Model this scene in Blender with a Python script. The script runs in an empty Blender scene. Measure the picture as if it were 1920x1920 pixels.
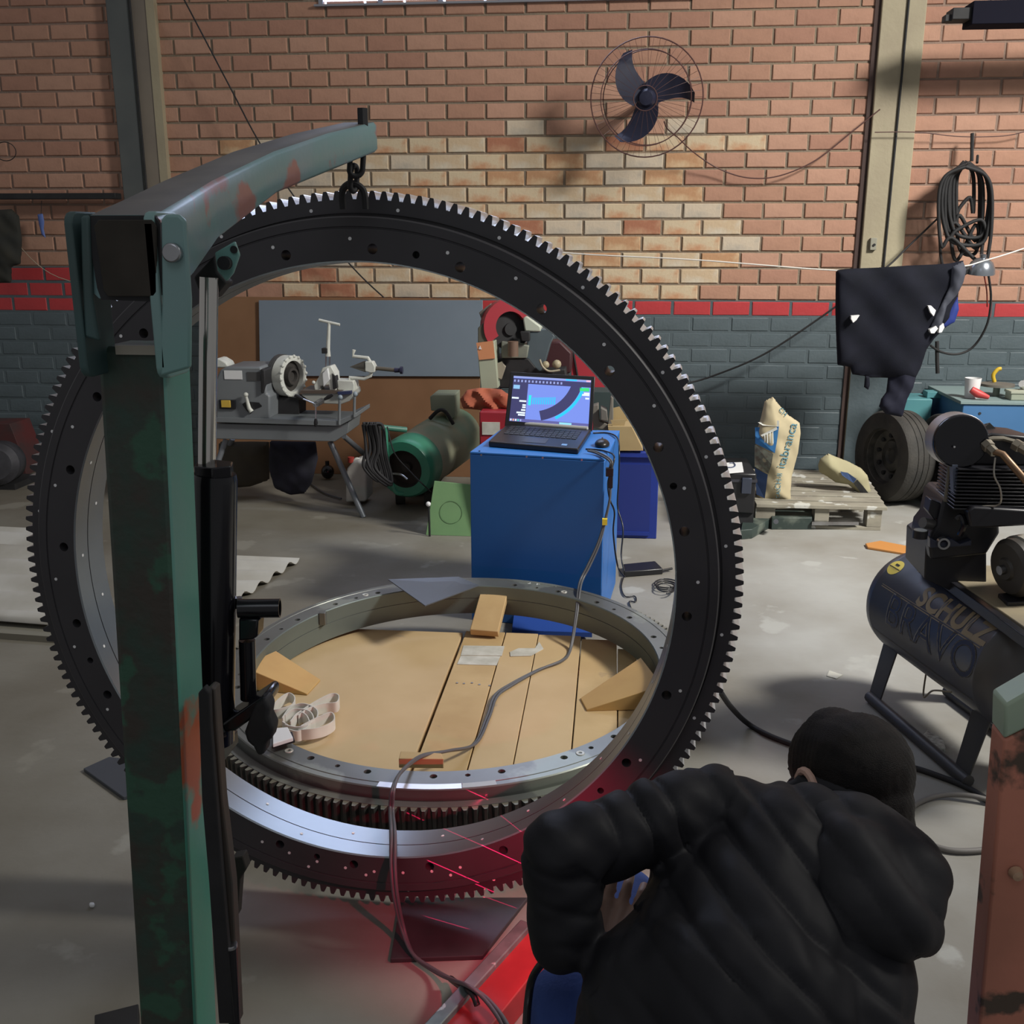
import bpy, bmesh, math, random
import numpy as np
from mathutils import Vector, Matrix
random.seed(7); rng = np.random.RandomState(5)
S = bpy.context.scene; COL = S.collection
PI = math.pi
# ------------------------------------------------------------------ camera
YAW, PITCH, CH, FOC = math.radians(5.6), math.radians(15.0), 1.6, 1920.0
fw = Vector((-math.sin(YAW)*math.cos(PITCH), math.cos(YAW)*math.cos(PITCH), -math.sin(PITCH)))
rt = Vector((math.cos(YAW), math.sin(YAW), 0)); up = rt.cross(fw); C0 = Vector((0, 0, CH))
cam = bpy.data.cameras.new('camera'); co = bpy.data.objects.new('camera', cam); COL.objects.link(co)
cam.sensor_width = 36; cam.sensor_fit = 'HORIZONTAL'; cam.lens = 36.0*FOC/1920; cam.clip_start = 0.05
co.matrix_world = Matrix(((rt.x, up.x, -fw.x, 0), (rt.y, up.y, -fw.y, 0), (rt.z, up.z, -fw.z, CH), (0, 0, 0, 1)))
S.camera = co
# ------------------------------------------------------------------ world, lamps, exposure
W = bpy.data.worlds.new('world'); S.world = W; W.use_nodes = True
W.node_tree.nodes['Background'].inputs[0].default_value = (0.86, 0.86, 0.88, 1)
W.node_tree.nodes['Background'].inputs[1].default_value = 0.21
def area(name, loc, target, size, power, col, sy=None):
    l = bpy.data.lights.new(name, 'AREA'); l.energy = power; l.color = col; l.size = size
    if sy: l.shape = 'RECTANGLE'; l.size_y = sy
    o = bpy.data.objects.new(name, l); COL.objects.link(o); o.location = loc
    o.rotation_euler = (Vector(target)-Vector(loc)).to_track_quat('-Z', 'Y').to_euler(); return o
hl = area('hall_or_fill_lamp', (4.6, 2.9, 4.9), (1.7, 5.2, 0.8), 1.0, 165, (1.0, 0.965, 0.90)); hl.data.spread = math.radians(92)   # beam narrowed so the left of the hall stays darker
area('hall_or_fill_lamp', (-0.4, -1.2, 4.4), (-0.6, 3.0, 0.3), 1.6, 9, (0.85, 0.90, 1.0))  # fill light added behind the camera to lift the foreground
S.view_settings.view_transform = 'Standard'; S.view_settings.look = 'None'
S.view_settings.exposure = 0.12; S.view_settings.gamma = 1.0; S.view_settings.use_curve_mapping = False

# ------------------------------------------------------------------ helpers
def ray(x, y): return fw + rt*((x-960)/FOC) - up*((y-960)/FOC)
def at(x, y, Y): d = ray(x, y); return C0 + d*(Y/d.y)          # point seen at pixel, on the plane at distance Y
def on(x, y, z=0.0): d = ray(x, y); return C0 + d*((z-CH)/d.z)   # point seen at pixel, on the level z
def vw(x, y, d): return C0 + ray(x, y)*d
_m = {}
def mat(name, c, c2=None, rough=0.6, metal=0.0, ns=8.0, bump=0.0, bs=40.0, emit=None, es=1.0, c3=None, t3=0.6, s3=3.0, coord='Object', det=4.0, lo=0.35, hi=0.65, spec=None, rvar=0.0):
    if name in _m: return _m[name]
    m = bpy.data.materials.new(name); m.use_nodes = True; nt = m.node_tree; b = nt.nodes['Principled BSDF']
    def L(a, b_): nt.links.new(a, b_)
    tc = nt.nodes.new('ShaderNodeTexCoord')
    b.inputs['Roughness'].default_value = rough; b.inputs['Metallic'].default_value = metal
    if spec is not None: b.inputs['Specular IOR Level'].default_value = spec
    b.inputs['Base Color'].default_value = (*c, 1)
    def noise(sc, d=det):
        n = nt.nodes.new('ShaderNodeTexNoise'); n.inputs['Scale'].default_value = sc; n.inputs['Detail'].default_value = d
        L(tc.outputs[coord], n.inputs['Vector']); return n
    def ramp(src, a, z):
        r = nt.nodes.new('ShaderNodeMapRange'); r.inputs['From Min'].default_value = a; r.inputs['From Max'].default_value = z
        L(src, r.inputs['Value']); return r.outputs[0]
    last = None
    if c2 is not None:
        n = noise(ns); mx = nt.nodes.new('ShaderNodeMix'); mx.data_type = 'RGBA'
        L(ramp(n.outputs[0], lo, hi), mx.inputs[0]); mx.inputs[6].default_value = (*c, 1); mx.inputs[7].default_value = (*c2, 1)
        last = mx.outputs[2]
        if rvar:
            rr = nt.nodes.new('ShaderNodeMapRange'); L(n.outputs[0], rr.inputs['Value']); rr.inputs['From Min'].default_value = lo; rr.inputs['From Max'].default_value = hi
            rr.inputs['To Min'].default_value = rough; rr.inputs['To Max'].default_value = rough+rvar; L(rr.outputs[0], b.inputs['Roughness'])
    if c3 is not None:
        n = noise(s3, 6); mx = nt.nodes.new('ShaderNodeMix'); mx.data_type = 'RGBA'
        L(ramp(n.outputs[0], t3, t3+0.04), mx.inputs[0])
        if last: L(last, mx.inputs[6])
        else: mx.inputs[6].default_value = (*c, 1)
        mx.inputs[7].default_value = (*c3, 1); last = mx.outputs[2]
    if last: L(last, b.inputs['Base Color'])
    if bump:
        n = noise(bs, 6); bp = nt.nodes.new('ShaderNodeBump'); bp.inputs['Strength'].default_value = bump; bp.inputs['Distance'].default_value = 0.01
        L(n.outputs[0], bp.inputs['Height']); L(bp.outputs[0], b.inputs['Normal'])
    if emit: b.inputs['Emission Color'].default_value = (*emit, 1); b.inputs['Emission Strength'].default_value = es
    _m[name] = m; return m

class MB:
    def __init__(s): s.v = []; s.f = []
    def add(s, vs, fs, M=None):
        o = len(s.v)
        for p in vs: s.v.append(tuple(M @ Vector(p)) if M is not None else tuple(p))
        s.f += [tuple(i+o for i in f) for f in fs]; return s
    def box(s, lo, hi, M=None):
        (a, b, c), (d, e, g) = lo, hi
        return s.add([(a,b,c),(d,b,c),(d,e,c),(a,e,c),(a,b,g),(d,b,g),(d,e,g),(a,e,g)],
                     [(0,3,2,1),(4,5,6,7),(0,1,5,4),(1,2,6,5),(2,3,7,6),(3,0,4,7)], M)
    def cbox(s, c, d, M=None): return s.box([c[i]-d[i]/2 for i in range(3)], [c[i]+d[i]/2 for i in range(3)], M)
    def prism(s, poly, ex, M=None):           # poly: list of 3D points, ex: extrusion vector
        n = len(poly); a = [Vector(p) for p in poly]; e = Vector(ex)
        nn = Vector((0, 0, 0))
        for i in range(n): nn += a[i].cross(a[(i+1) % n])
        if nn.dot(e) > 0: a.reverse()
        return s.add([tuple(p) for p in a]+[tuple(p+e) for p in a],
                     [tuple(range(n)), tuple(range(2*n-1, n-1, -1))]+[(i, i+n, (i+1) % n+n, (i+1) % n) for i in range(n)], M)
    def tube(s, pts, r, n=10, caps=True, closed=False):
        P = [Vector(p) for p in pts]; k = len(P); R = r if isinstance(r, (list, tuple)) else [r]*k
        t0 = (P[1]-P[0]).normalized(); a = t0.orthogonal().normalized(); vs = []; fs = []
        for i in range(k):
            if closed: t = P[(i+1) % k]-P[i-1]
            else: t = P[min(i+1, k-1)]-P[max(i-1, 0)]
            t.normalize(); a = (a-t*a.dot(t)); a = a.normalized() if a.length > 1e-6 else t.orthogonal().normalized(); b = t.cross(a)
            for j in range(n): g = 2*PI*j/n; vs.append(tuple(P[i]+(a*math.cos(g)+b*math.sin(g))*R[i]))
        for i in range(k if closed else k-1):
            for j in range(n):
                j2 = (j+1) % n; i2 = (i+1) % k; fs.append((i*n+j, i*n+j2, i2*n+j2, i2*n+j))
        if caps and not closed: fs += [tuple(range(n-1, -1, -1)), tuple(range((k-1)*n, k*n))]
        return s.add(vs, fs)
    def cyl(s, p0, p1, r0, r1=None, n=24): return s.tube([p0, p1], [r0, r0 if r1 is None else r1], n)
    def lathe(s, prof, p0, ax, n=32, closed=False):   # prof: (r, a) along axis ax from p0
        ax = Vector(ax).normalized(); a = ax.orthogonal().normalized(); b = ax.cross(a); p0 = Vector(p0); vs = []; fs = []; k = len(prof)
        for r, h in prof:
            for j in range(n): g = 2*PI*j/n; vs.append(tuple(p0+ax*h+(a*math.cos(g)+b*math.sin(g))*max(r, 1e-5)))
        for i in range(k if closed else k-1):
            for j in range(n): j2 = (j+1) % n; i2 = (i+1) % k; fs.append((i*n+j, i*n+j2, i2*n+j2, i2*n+j))
        return s.add(vs, fs)
    def ell(s, c, r, n=16, M=None):
        m = n//2; vs = []; fs = []
        for i in range(m+1):
            t = PI*i/m
            for j in range(n): g = 2*PI*j/n; vs.append((c[0]+r[0]*math.sin(t)*math.cos(g), c[1]+r[1]*math.sin(t)*math.sin(g), c[2]+r[2]*math.cos(t)))
        for i in range(m):
            for j in range(n): j2 = (j+1) % n; fs.append((i*n+j, (i+1)*n+j, (i+1)*n+j2, i*n+j2))
        return s.add(vs, fs, M)
    def obj(s, name, m, parent=None, bev=0.0, smooth=40, seg=2):
        me = bpy.data.meshes.new(name); me.from_pydata(s.v, [], s.f)
        bm = bmesh.new(); bm.from_mesh(me); bmesh.ops.remove_doubles(bm, verts=bm.verts, dist=1e-6)
        bmesh.ops.recalc_face_normals(bm, faces=bm.faces)
        bm.to_mesh(me); bm.free()
        return link(name, me, m, parent, bev, smooth, seg)
def link(name, me, m, parent=None, bev=0.0, smooth=40, seg=2):
    if m is not None:
        me.materials.clear(); me.materials.append(m)
    if smooth:
        me.polygons.foreach_set('use_smooth', [True]*len(me.polygons)); me.set_sharp_from_angle(angle=math.radians(smooth))
    o = bpy.data.objects.new(name, me); COL.objects.link(o)
    if parent: o.parent = parent; o.matrix_parent_inverse = Matrix.Translation(-abs_loc(parent))
    if bev:
        b = o.modifiers.new('bevel', 'BEVEL'); b.width = bev; b.segments = seg; b.limit_method = 'ANGLE'; b.angle_limit = 0.6
    return o
def abs_loc(o):
    v = Vector(o.location)
    return v if o.type == 'EMPTY' else Vector((0, 0, 0))
def thing(name, label, cat, loc=(0, 0, 0), group=None):
    o = bpy.data.objects.new(name, None); COL.objects.link(o); o.location = loc; o.empty_display_size = 0.1
    o['label'] = label; o['category'] = cat
    if group: o['group'] = group
    return o
def tag(o, label, cat, group=None):
    o['label'] = label; o['category'] = cat
    if group: o['group'] = group
    return o
def struct(o): o['kind'] = 'structure'; return o
def stuff(o): o['kind'] = 'stuff'; return o
def pp(pts, Y): return [at(x, y, Y) for x, y in pts]
def slab(pts, Y, t): return MB().prism(pp(pts, Y), (0, t, 0))
def pbox(m, x0, y0, x1, y1, Y, t):
    a = at(x0, y1, Y); b = at(x1, y0, Y); m.box((a.x, Y, a.z), (b.x, Y+t, b.z)); return m
def spline(pts, n=8):
    P = [Vector(p) for p in pts]; out = []
    for i in range(len(P)-1):
        a = P[max(i-1, 0)]; b = P[i]; c = P[i+1]; d = P[min(i+2, len(P)-1)]
        for j in range(n):
            t = j/n; out.append(0.5*((2*b)+(c-a)*t+(2*a-5*b+4*c-d)*t*t+(3*b-a-3*c+d)*t**3))
    out.append(P[-1]); return out
def cable(pts, r, name, m, parent=None, n=8, k=8): return MB().tube(spline(pts, k), r, n).obj(name, m, parent, smooth=60)
def inside(x, z, P):
    c = False; j = len(P)-1
    for i in range(len(P)):
        if (P[i][1] > z) != (P[j][1] > z) and x < (P[j][0]-P[i][0])*(z-P[i][1])/(P[j][1]-P[i][1])+P[i][0]: c = not c
        j = i
    return c
def pillow(pts, Y, t, res, fold=None, flat=0.02):
    """stuffed or draped cloth: outline in pixels at distance Y, real thickness t, swelling between front and back"""
    P = [(p.x, p.z) for p in pp(pts, Y)]; A = np.array(P); B = np.roll(A, -1, 0)
    x0, z0 = A.min(0)-res; x1, z1 = A.max(0)+res; nx = int((x1-x0)/res)+2; nz = int((z1-z0)/res)+2
    gx, gz = np.meshgrid(x0+np.arange(nx)*res, z0+np.arange(nz)*res, indexing='ij'); Q = np.c_[gx.ravel(), gz.ravel()]
    ins = np.array([inside(a, b, P) for a, b in Q])
    d = B-A; best = np.full(len(Q), 1e9); near = Q.copy()
    for a, dd in zip(A, d):
        tt = np.clip(((Q-a)@dd)/(dd@dd+1e-12), 0, 1); n_ = a+tt[:, None]*dd; e = np.hypot(*(Q-n_).T); k = e < best; best[k] = e[k]; near[k] = n_[k]
    ids = ins.reshape(nx, nz); use = set()
    cells = []
    for i in range(nx-1):
        for j in range(nz-1):
            c = [(i, j), (i+1, j), (i+1, j+1), (i, j+1)]
            if sum(ids[a] for a in c) >= 2: cells.append([a*nz+b for a, b in c]); use.update(cells[-1])
    use = sorted(use); ix = {k: i for i, k in enumerate(use)}; n = len(use); vf = []; vb = []
    for k in use:
        p = Q[k]; D = best[k]
        if not ins[k]: p = near[k]; D = 0
        h = t*(flat+(1-flat)*math.sqrt(max(0, 1-(1-min(D/(t*1.3), 1))**2)))
        f_ = fold(p[0], p[1])*min(1, D/0.02+0.3) if fold else 0
        vf.append((p[0], Y-h/2-f_, p[1])); vb.append((p[0], Y+h/2-f_*0.6, p[1]))
    m = MB(); fs = []; cnt = {}
    for c in cells:
        q = [ix[k] for k in c]; fs.append(tuple(q)); fs.append(tuple(n+k for k in reversed(q)))
        for a, b in zip(q, q[1:]+q[:1]): cnt[(a, b)] = 1
    for a, b in cnt:
        if (b, a) not in cnt: fs.append((b, a, n+a, n+b))
    m.add(vf+vb, fs); return m
def text(s, size, name, m, M, parent, bend=None, outline=0.0, spacing=1.0, ex=0.0, bold=0.0):
    c = bpy.data.curves.new('t', 'FONT'); c.body = s; c.size = size; c.space_character = spacing; c.extrude = ex
    c.align_x = 'LEFT'; c.offset = bold
    if outline: c.fill_mode = 'NONE'; c.bevel_depth = outline; c.bevel_resolution = 0
    o = bpy.data.objects.new('t', c); COL.objects.link(o); dg = bpy.context.evaluated_depsgraph_get()
    me = bpy.data.meshes.new_from_object(o.evaluated_get(dg)); bpy.data.objects.remove(o)
    if bend:
        bm = bmesh.new(); bm.from_mesh(me); bmesh.ops.triangulate(bm, faces=bm.faces)
        for _ in range(2): bmesh.ops.subdivide_edges(bm, edges=[e for e in bm.edges if e.calc_length() > size*0.12], cuts=1)
        bm.to_mesh(me); bm.free()
    for v in me.vertices: v.co = bend(v.co) if bend else M @ v.co
    me.name = name
    return link(name, me, m, parent, smooth=0)
def boolean(o, cutter):
    b = o.modifiers.new('b', 'BOOLEAN'); b.object = cutter; b.operation = 'DIFFERENCE'; b.solver = 'EXACT'
    dg = bpy.context.evaluated_depsgraph_get(); me = bpy.data.meshes.new_from_object(o.evaluated_get(dg))
    o.modifiers.clear(); old = o.data; o.data = me; bpy.data.meshes.remove(old); bpy.data.objects.remove(cutter)
    me.polygons.foreach_set('use_smooth', [True]*len(me.polygons)); me.set_sharp_from_angle(angle=math.radians(30))
    return o

# ------------------------------------------------------------------ materials
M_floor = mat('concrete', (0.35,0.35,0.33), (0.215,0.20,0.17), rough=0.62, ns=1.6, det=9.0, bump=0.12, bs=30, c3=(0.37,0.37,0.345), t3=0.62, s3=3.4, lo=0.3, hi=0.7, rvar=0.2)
M_mortar = mat('mortar', (0.32,0.22,0.17), (0.26,0.19,0.15), rough=0.95, ns=3, bump=0.5, bs=60)
M_mortar_y = mat('mortar_yellow', (0.30,0.23,0.16), (0.23,0.19,0.145), rough=0.95, ns=4, bump=0.5, bs=60)
bk = dict(rough=0.9, bump=0.25, bs=45)
BR_SAL = [mat('brick_salmon_%d' % i, c, tuple(0.86*k for k in c), ns=9, **bk) for i, c in enumerate([(0.47,0.26,0.178), (0.50,0.28,0.195), (0.44,0.235,0.165), (0.53,0.305,0.215)])]
BR_CRM = [mat('brick_cream_%d' % i, c, d, ns=8, lo=0.45, hi=0.62, **bk) for i, (c, d) in enumerate([((0.62,0.50,0.34),(0.55,0.30,0.17)), ((0.58,0.44,0.29),(0.62,0.54,0.42)), ((0.50,0.28,0.15),(0.62,0.44,0.27)), ((0.40,0.17,0.10),(0.50,0.28,0.17)), ((0.60,0.50,0.38),(0.48,0.42,0.34))])]
M_gray = mat('grey_paint', (0.095,0.125,0.14), (0.075,0.10,0.11), rough=0.5, ns=5, bump=0.2, bs=50, c3=(0.45,0.42,0.34), t3=0.72, s3=5)
M_red = mat('red_paint_band', (0.50,0.045,0.05), (0.42,0.04,0.045), rough=0.5, ns=6, bump=0.15)
M_col = mat('column_paint', (0.42,0.37,0.25), (0.34,0.29,0.20), rough=0.7, ns=2, bump=0.2)
M_colg = mat('column_grey', (0.12,0.13,0.125), (0.09,0.10,0.10), rough=0.6, ns=3)
M_blk = mat('black_plastic', (0.012,0.012,0.014), rough=0.35)
M_blkm = mat('black_matt', (0.02,0.02,0.022), (0.012,0.012,0.013), rough=0.7, ns=12)
M_steel = mat('steel', (0.45,0.46,0.48), (0.30,0.30,0.31), rough=0.32, metal=1.0, ns=9)
M_chrome = mat('chrome', (0.75,0.76,0.78), rough=0.12, metal=1.0)
M_white = mat('white_paint', (0.66,0.68,0.62), (0.56,0.57,0.52), rough=0.45, ns=14)
M_whitep = mat('white_plastic', (0.75,0.76,0.76), rough=0.4)
M_rubber = mat('rubber', (0.025,0.024,0.022), (0.05,0.046,0.04), rough=0.8, ns=7, bump=0.3, bs=80)
# ------------------------------------------------------------------ floor and walls
WY = 7.0
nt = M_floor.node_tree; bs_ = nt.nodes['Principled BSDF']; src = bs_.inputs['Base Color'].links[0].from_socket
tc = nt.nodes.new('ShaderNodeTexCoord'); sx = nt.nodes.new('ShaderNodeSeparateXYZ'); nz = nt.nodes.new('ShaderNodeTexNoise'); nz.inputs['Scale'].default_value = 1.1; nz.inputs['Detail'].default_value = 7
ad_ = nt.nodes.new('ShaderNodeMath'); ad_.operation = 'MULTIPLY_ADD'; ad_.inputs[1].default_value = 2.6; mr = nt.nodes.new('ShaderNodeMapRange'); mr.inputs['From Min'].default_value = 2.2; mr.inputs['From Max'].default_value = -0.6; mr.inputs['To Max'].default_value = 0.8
mx_ = nt.nodes.new('ShaderNodeMix'); mx_.data_type = 'RGBA'; mx_.blend_type = 'MULTIPLY'; mx_.inputs[7].default_value = (0.50, 0.455, 0.36, 1)   # darker and browner towards the left, broken up by noise
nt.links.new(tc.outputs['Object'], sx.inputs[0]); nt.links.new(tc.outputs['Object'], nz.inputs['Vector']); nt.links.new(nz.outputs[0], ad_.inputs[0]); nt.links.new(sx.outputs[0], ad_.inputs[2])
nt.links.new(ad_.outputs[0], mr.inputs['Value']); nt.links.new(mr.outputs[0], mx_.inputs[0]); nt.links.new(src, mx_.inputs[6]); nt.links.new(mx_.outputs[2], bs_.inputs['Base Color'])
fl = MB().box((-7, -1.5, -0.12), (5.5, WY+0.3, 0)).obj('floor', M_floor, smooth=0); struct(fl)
ROW, PITCHX, Z0 = 0.1035, 0.2565, 1.1985       # course height, brick spacing, level where the painted band ends
colL = (at(214, 100, WY).x, at(296, 100, WY).x); colR = (at(1644, 100, WY).x, at(1727, 100, WY).x)
winX = (at(602, 5, WY).x, at(1290, 5, WY).x); winZ = at(900, 7, WY).z
def proto_brick(w=PITCHX-0.016, h=ROW-0.014, m=None, seed=0, nm='brick'):
    r = random.Random(seed); j = lambda s=0.0015: r.uniform(-s, s); d = 0.03; b = 0.005
    vs = [(-w/2, d, -h/2), (w/2, d, -h/2), (w/2, d, h/2), (-w/2, d, h/2)]
    vs += [(-w/2+j(), b, -h/2+j()), (w/2+j(), b, -h/2+j()), (w/2+j(), b, h/2+j()), (-w/2+j(), b, h/2+j())]
    vs += [(-w/2+b+j(), j(.001), -h/2+b+j()), (w/2-b+j(), j(.001), -h/2+b+j()), (w/2-b+j(), j(.001), h/2-b+j()), (-w/2+b+j(), j(.001), h/2-b+j())]
    fs = [(8, 9, 10, 11)]
    for k in (0, 4):
        for i in range(4): fs.append((k+i, k+(i+1) % 4, k+4+(i+1) % 4, k+4+i))
    me = bpy.data.meshes.new(nm); me.from_pydata(vs, [], fs); me.materials.append(m); return me
PB = {m.name: [proto_brick(m=m, seed=i*7+k) for k in range(3)] for i, m in enumerate(BR_SAL+BR_CRM+[M_gray, M_red])}
def brick_bay(name, mortar_m, x0, x1, z0, z1, pick, maxn=300, hole=None, off=0.0, back=0.008):
    wall = MB()
    if hole:
        wall.box((x0, WY+back, z0), (x1, WY+0.25, hole[2])); wall.box((x0, WY+back, hole[2]), (hole[0], WY+0.25, z1)); wall.box((hole[1], WY+back, hole[2]), (x1, WY+0.25, z1))
    else: wall.box((x0, WY+back, z0), (x1, WY+0.25, z1))
    wo = struct(wall.obj(name, mortar_m, smooth=0)); lst = []
    k0 = math.ceil((z0-Z0)/ROW-0.01); k = k0
    while Z0+(k+1)*ROW <= z1+0.03:
        zc = Z0+(k+0.5)*ROW; s = off+(PITCHX/2 if k % 2 else 0); i = math.floor((x0-s)/PITCHX)
        while s+i*PITCHX < x1:
            a = max(s+i*PITCHX, x0); b = min(s+(i+1)*PITCHX, x1)
            if b-a > 0.05 and not (hole and zc > hole[2] and hole[0]-0.1 < (a+b)/2 < hole[1]+0.1): lst.append(((a+b)/2, (b-a)/PITCHX, zc, k))
            i += 1
        k += 1
    def vis(t):
        x, _, z, _ = t; d = Vector((x, WY, z))-C0; w = d.dot(fw); px = 960+FOC*d.dot(rt)/w; py = 960-FOC*d.dot(up)/w
        sc = 0
        if px < -20 or px > 1940 or py < -15: sc += 1000
        if px < 520 and py > 300 and name == 'wall_back': sc += 100
        if name == 'wall_lower' and px < 1200: sc += 200
        return sc
    lst.sort(key=vis); rest = MB(); rm = None
    for n, (x, sx, z, k) in enumerate(lst):
        m = pick(x, z, k)
        if n < maxn:
            me = random.choice(PB[m.name]); o = bpy.data.objects.new('brick', me); COL.objects.link(o); o.parent = wo
            o.location = (x, WY-random.uniform(0, 0.003), z); o.scale = ((sx*PITCHX-0.016)/(PITCHX-0.016), 1, 1)
        else:
            rm = rm or m; w = sx*PITCHX-0.016; h = ROW-0.014; rest.box((x-w/2, WY, z-h/2), (x+w/2, WY+0.03, z+h/2))
    if rest.v: stuff(rest.obj('brickwork', rm, wo, smooth=0))
    return wo
def pick_mid(x, z, k):
    if 0.6 > x > -1.2 and 2.22 < z < 2.34 and rng.rand() < 0.3: return BR_CRM[4]
    if z < 2.23 and -2.6 < x < 0.72+0.25*math.sin(z*9)-0.2*max(0, z-1.9):
        return BR_CRM[rng.choice(5, p=[0.30, 0.26, 0.24, 0.09, 0.11])]
    if -1.0 > x > -2.4 and z < 2.1: return BR_CRM[rng.choice(5)]
    return BR_SAL[rng.randint(4)]
brick_bay('wall_back', M_mortar_y, colL[1]-0.02, colR[0]+0.02, Z0, 4.0, pick_mid, 300, (winX[0], winX[1], winZ), off=0.04)
brick_bay('wall_left', M_mortar, -6.0, colL[0]+0.02, Z0+2*ROW, 4.0, lambda x, z, k: BR_SAL[rng.randint(4)], 300, off=0.1)
brick_bay('wall_right', M_mortar, colR[1]-0.02, 4.6, Z0, 4.0, lambda x, z, k: BR_SAL[rng.randint(4)], 300, off=0.02)
brick_bay('wall_lower', M_gray, colL[1]-0.02, 4.6, 0, Z0, lambda x, z, k: M_red if k == -1 else M_gray, 300, back=0.0018)
brick_bay('wall_lower_left', M_gray, -6.0, colL[1]-0.02, 0, Z0+2*ROW, lambda x, z, k: M_red if k >= -1 else M_gray, 150, back=0.0018)
# columns
cr = MB().box((colR[0], WY-0.035, 0), (colR[1], WY+0.2, 4.0)).obj('column', M_col, bev=0.006); struct(cr)
MB().box((colR[0]-0.035, WY-0.012, 0), (colR[0], WY+0.02, 4.0)).obj('joint_strip', mat('rust_strip', (0.07,0.045,0.04), rough=0.9), cr)
MB().box((colR[0]+0.001, WY-0.037, 0), (colR[1]-0.001, WY-0.034, Z0-ROW)).obj('painted_base', M_gray, cr)
cl_ = MB().box((colL[0], WY-0.06, 0), (colL[0]+0.15, WY+0.2, 4.0)).obj('column', M_colg, bev=0.006); struct(cl_)
MB().box((colL[0]+0.155, WY-0.045, 0), (colL[1]-0.03, WY+0.2, 4.0)).obj('column_face', mat('column_tan', (0.27,0.23,0.18), (0.2,0.17,0.14), rough=0.8, ns=2), cl_)
MB().box((colL[1]-0.035, WY-0.05, 0), (colL[1]+0.02, WY+0.2, 4.0)).obj('column_edge', M_col, cl_)
cable([(colR[0]+0.155, WY-0.042, 4.0), (colR[0]+0.15, WY-0.042, 2.2), (colR[0]+0.145, WY-0.042, 1.2)], 0.007, 'conduit', M_blkm, cr)
cable([(colL[0]+0.165, WY-0.065, 4.0), (colL[0]+0.17, WY-0.065, 1.5)], 0.008, 'conduit', M_blkm, cl_)
# window
wf = MB()
wf.box((winX[0]-0.04, WY-0.03, winZ), (winX[1]+0.04, WY+0.1, winZ+0.012)); wf.box((winX[0]-0.04, WY-0.03, winZ+0.9), (winX[1]+0.04, WY+0.1, winZ+0.95))
nm = 6
for i in range(nm+1):
    x = winX[0]+(winX[1]-winX[0])*i/nm; wf.box((x-0.015, WY-0.01, winZ+0.012), (x+0.015, WY+0.06, winZ+0.92))
wo = struct(wf.obj('window_1', mat('window_steel', (0.25,0.26,0.30), rough=0.5)))
M_pane = mat('lit_pane', (0.6,0.65,0.8), rough=0.3, emit=(0.62,0.72,1.0), es=9.0)
for i in range(nm):
    a = winX[0]+(winX[1]-winX[0])*i/nm; b = winX[0]+(winX[1]-winX[0])*(i+1)/nm
    MB().box((a+0.016, WY+0.02, winZ+0.013), (b-0.016, WY+0.028, winZ+0.90)).obj('pane', M_pane, wo, smooth=0)

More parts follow.
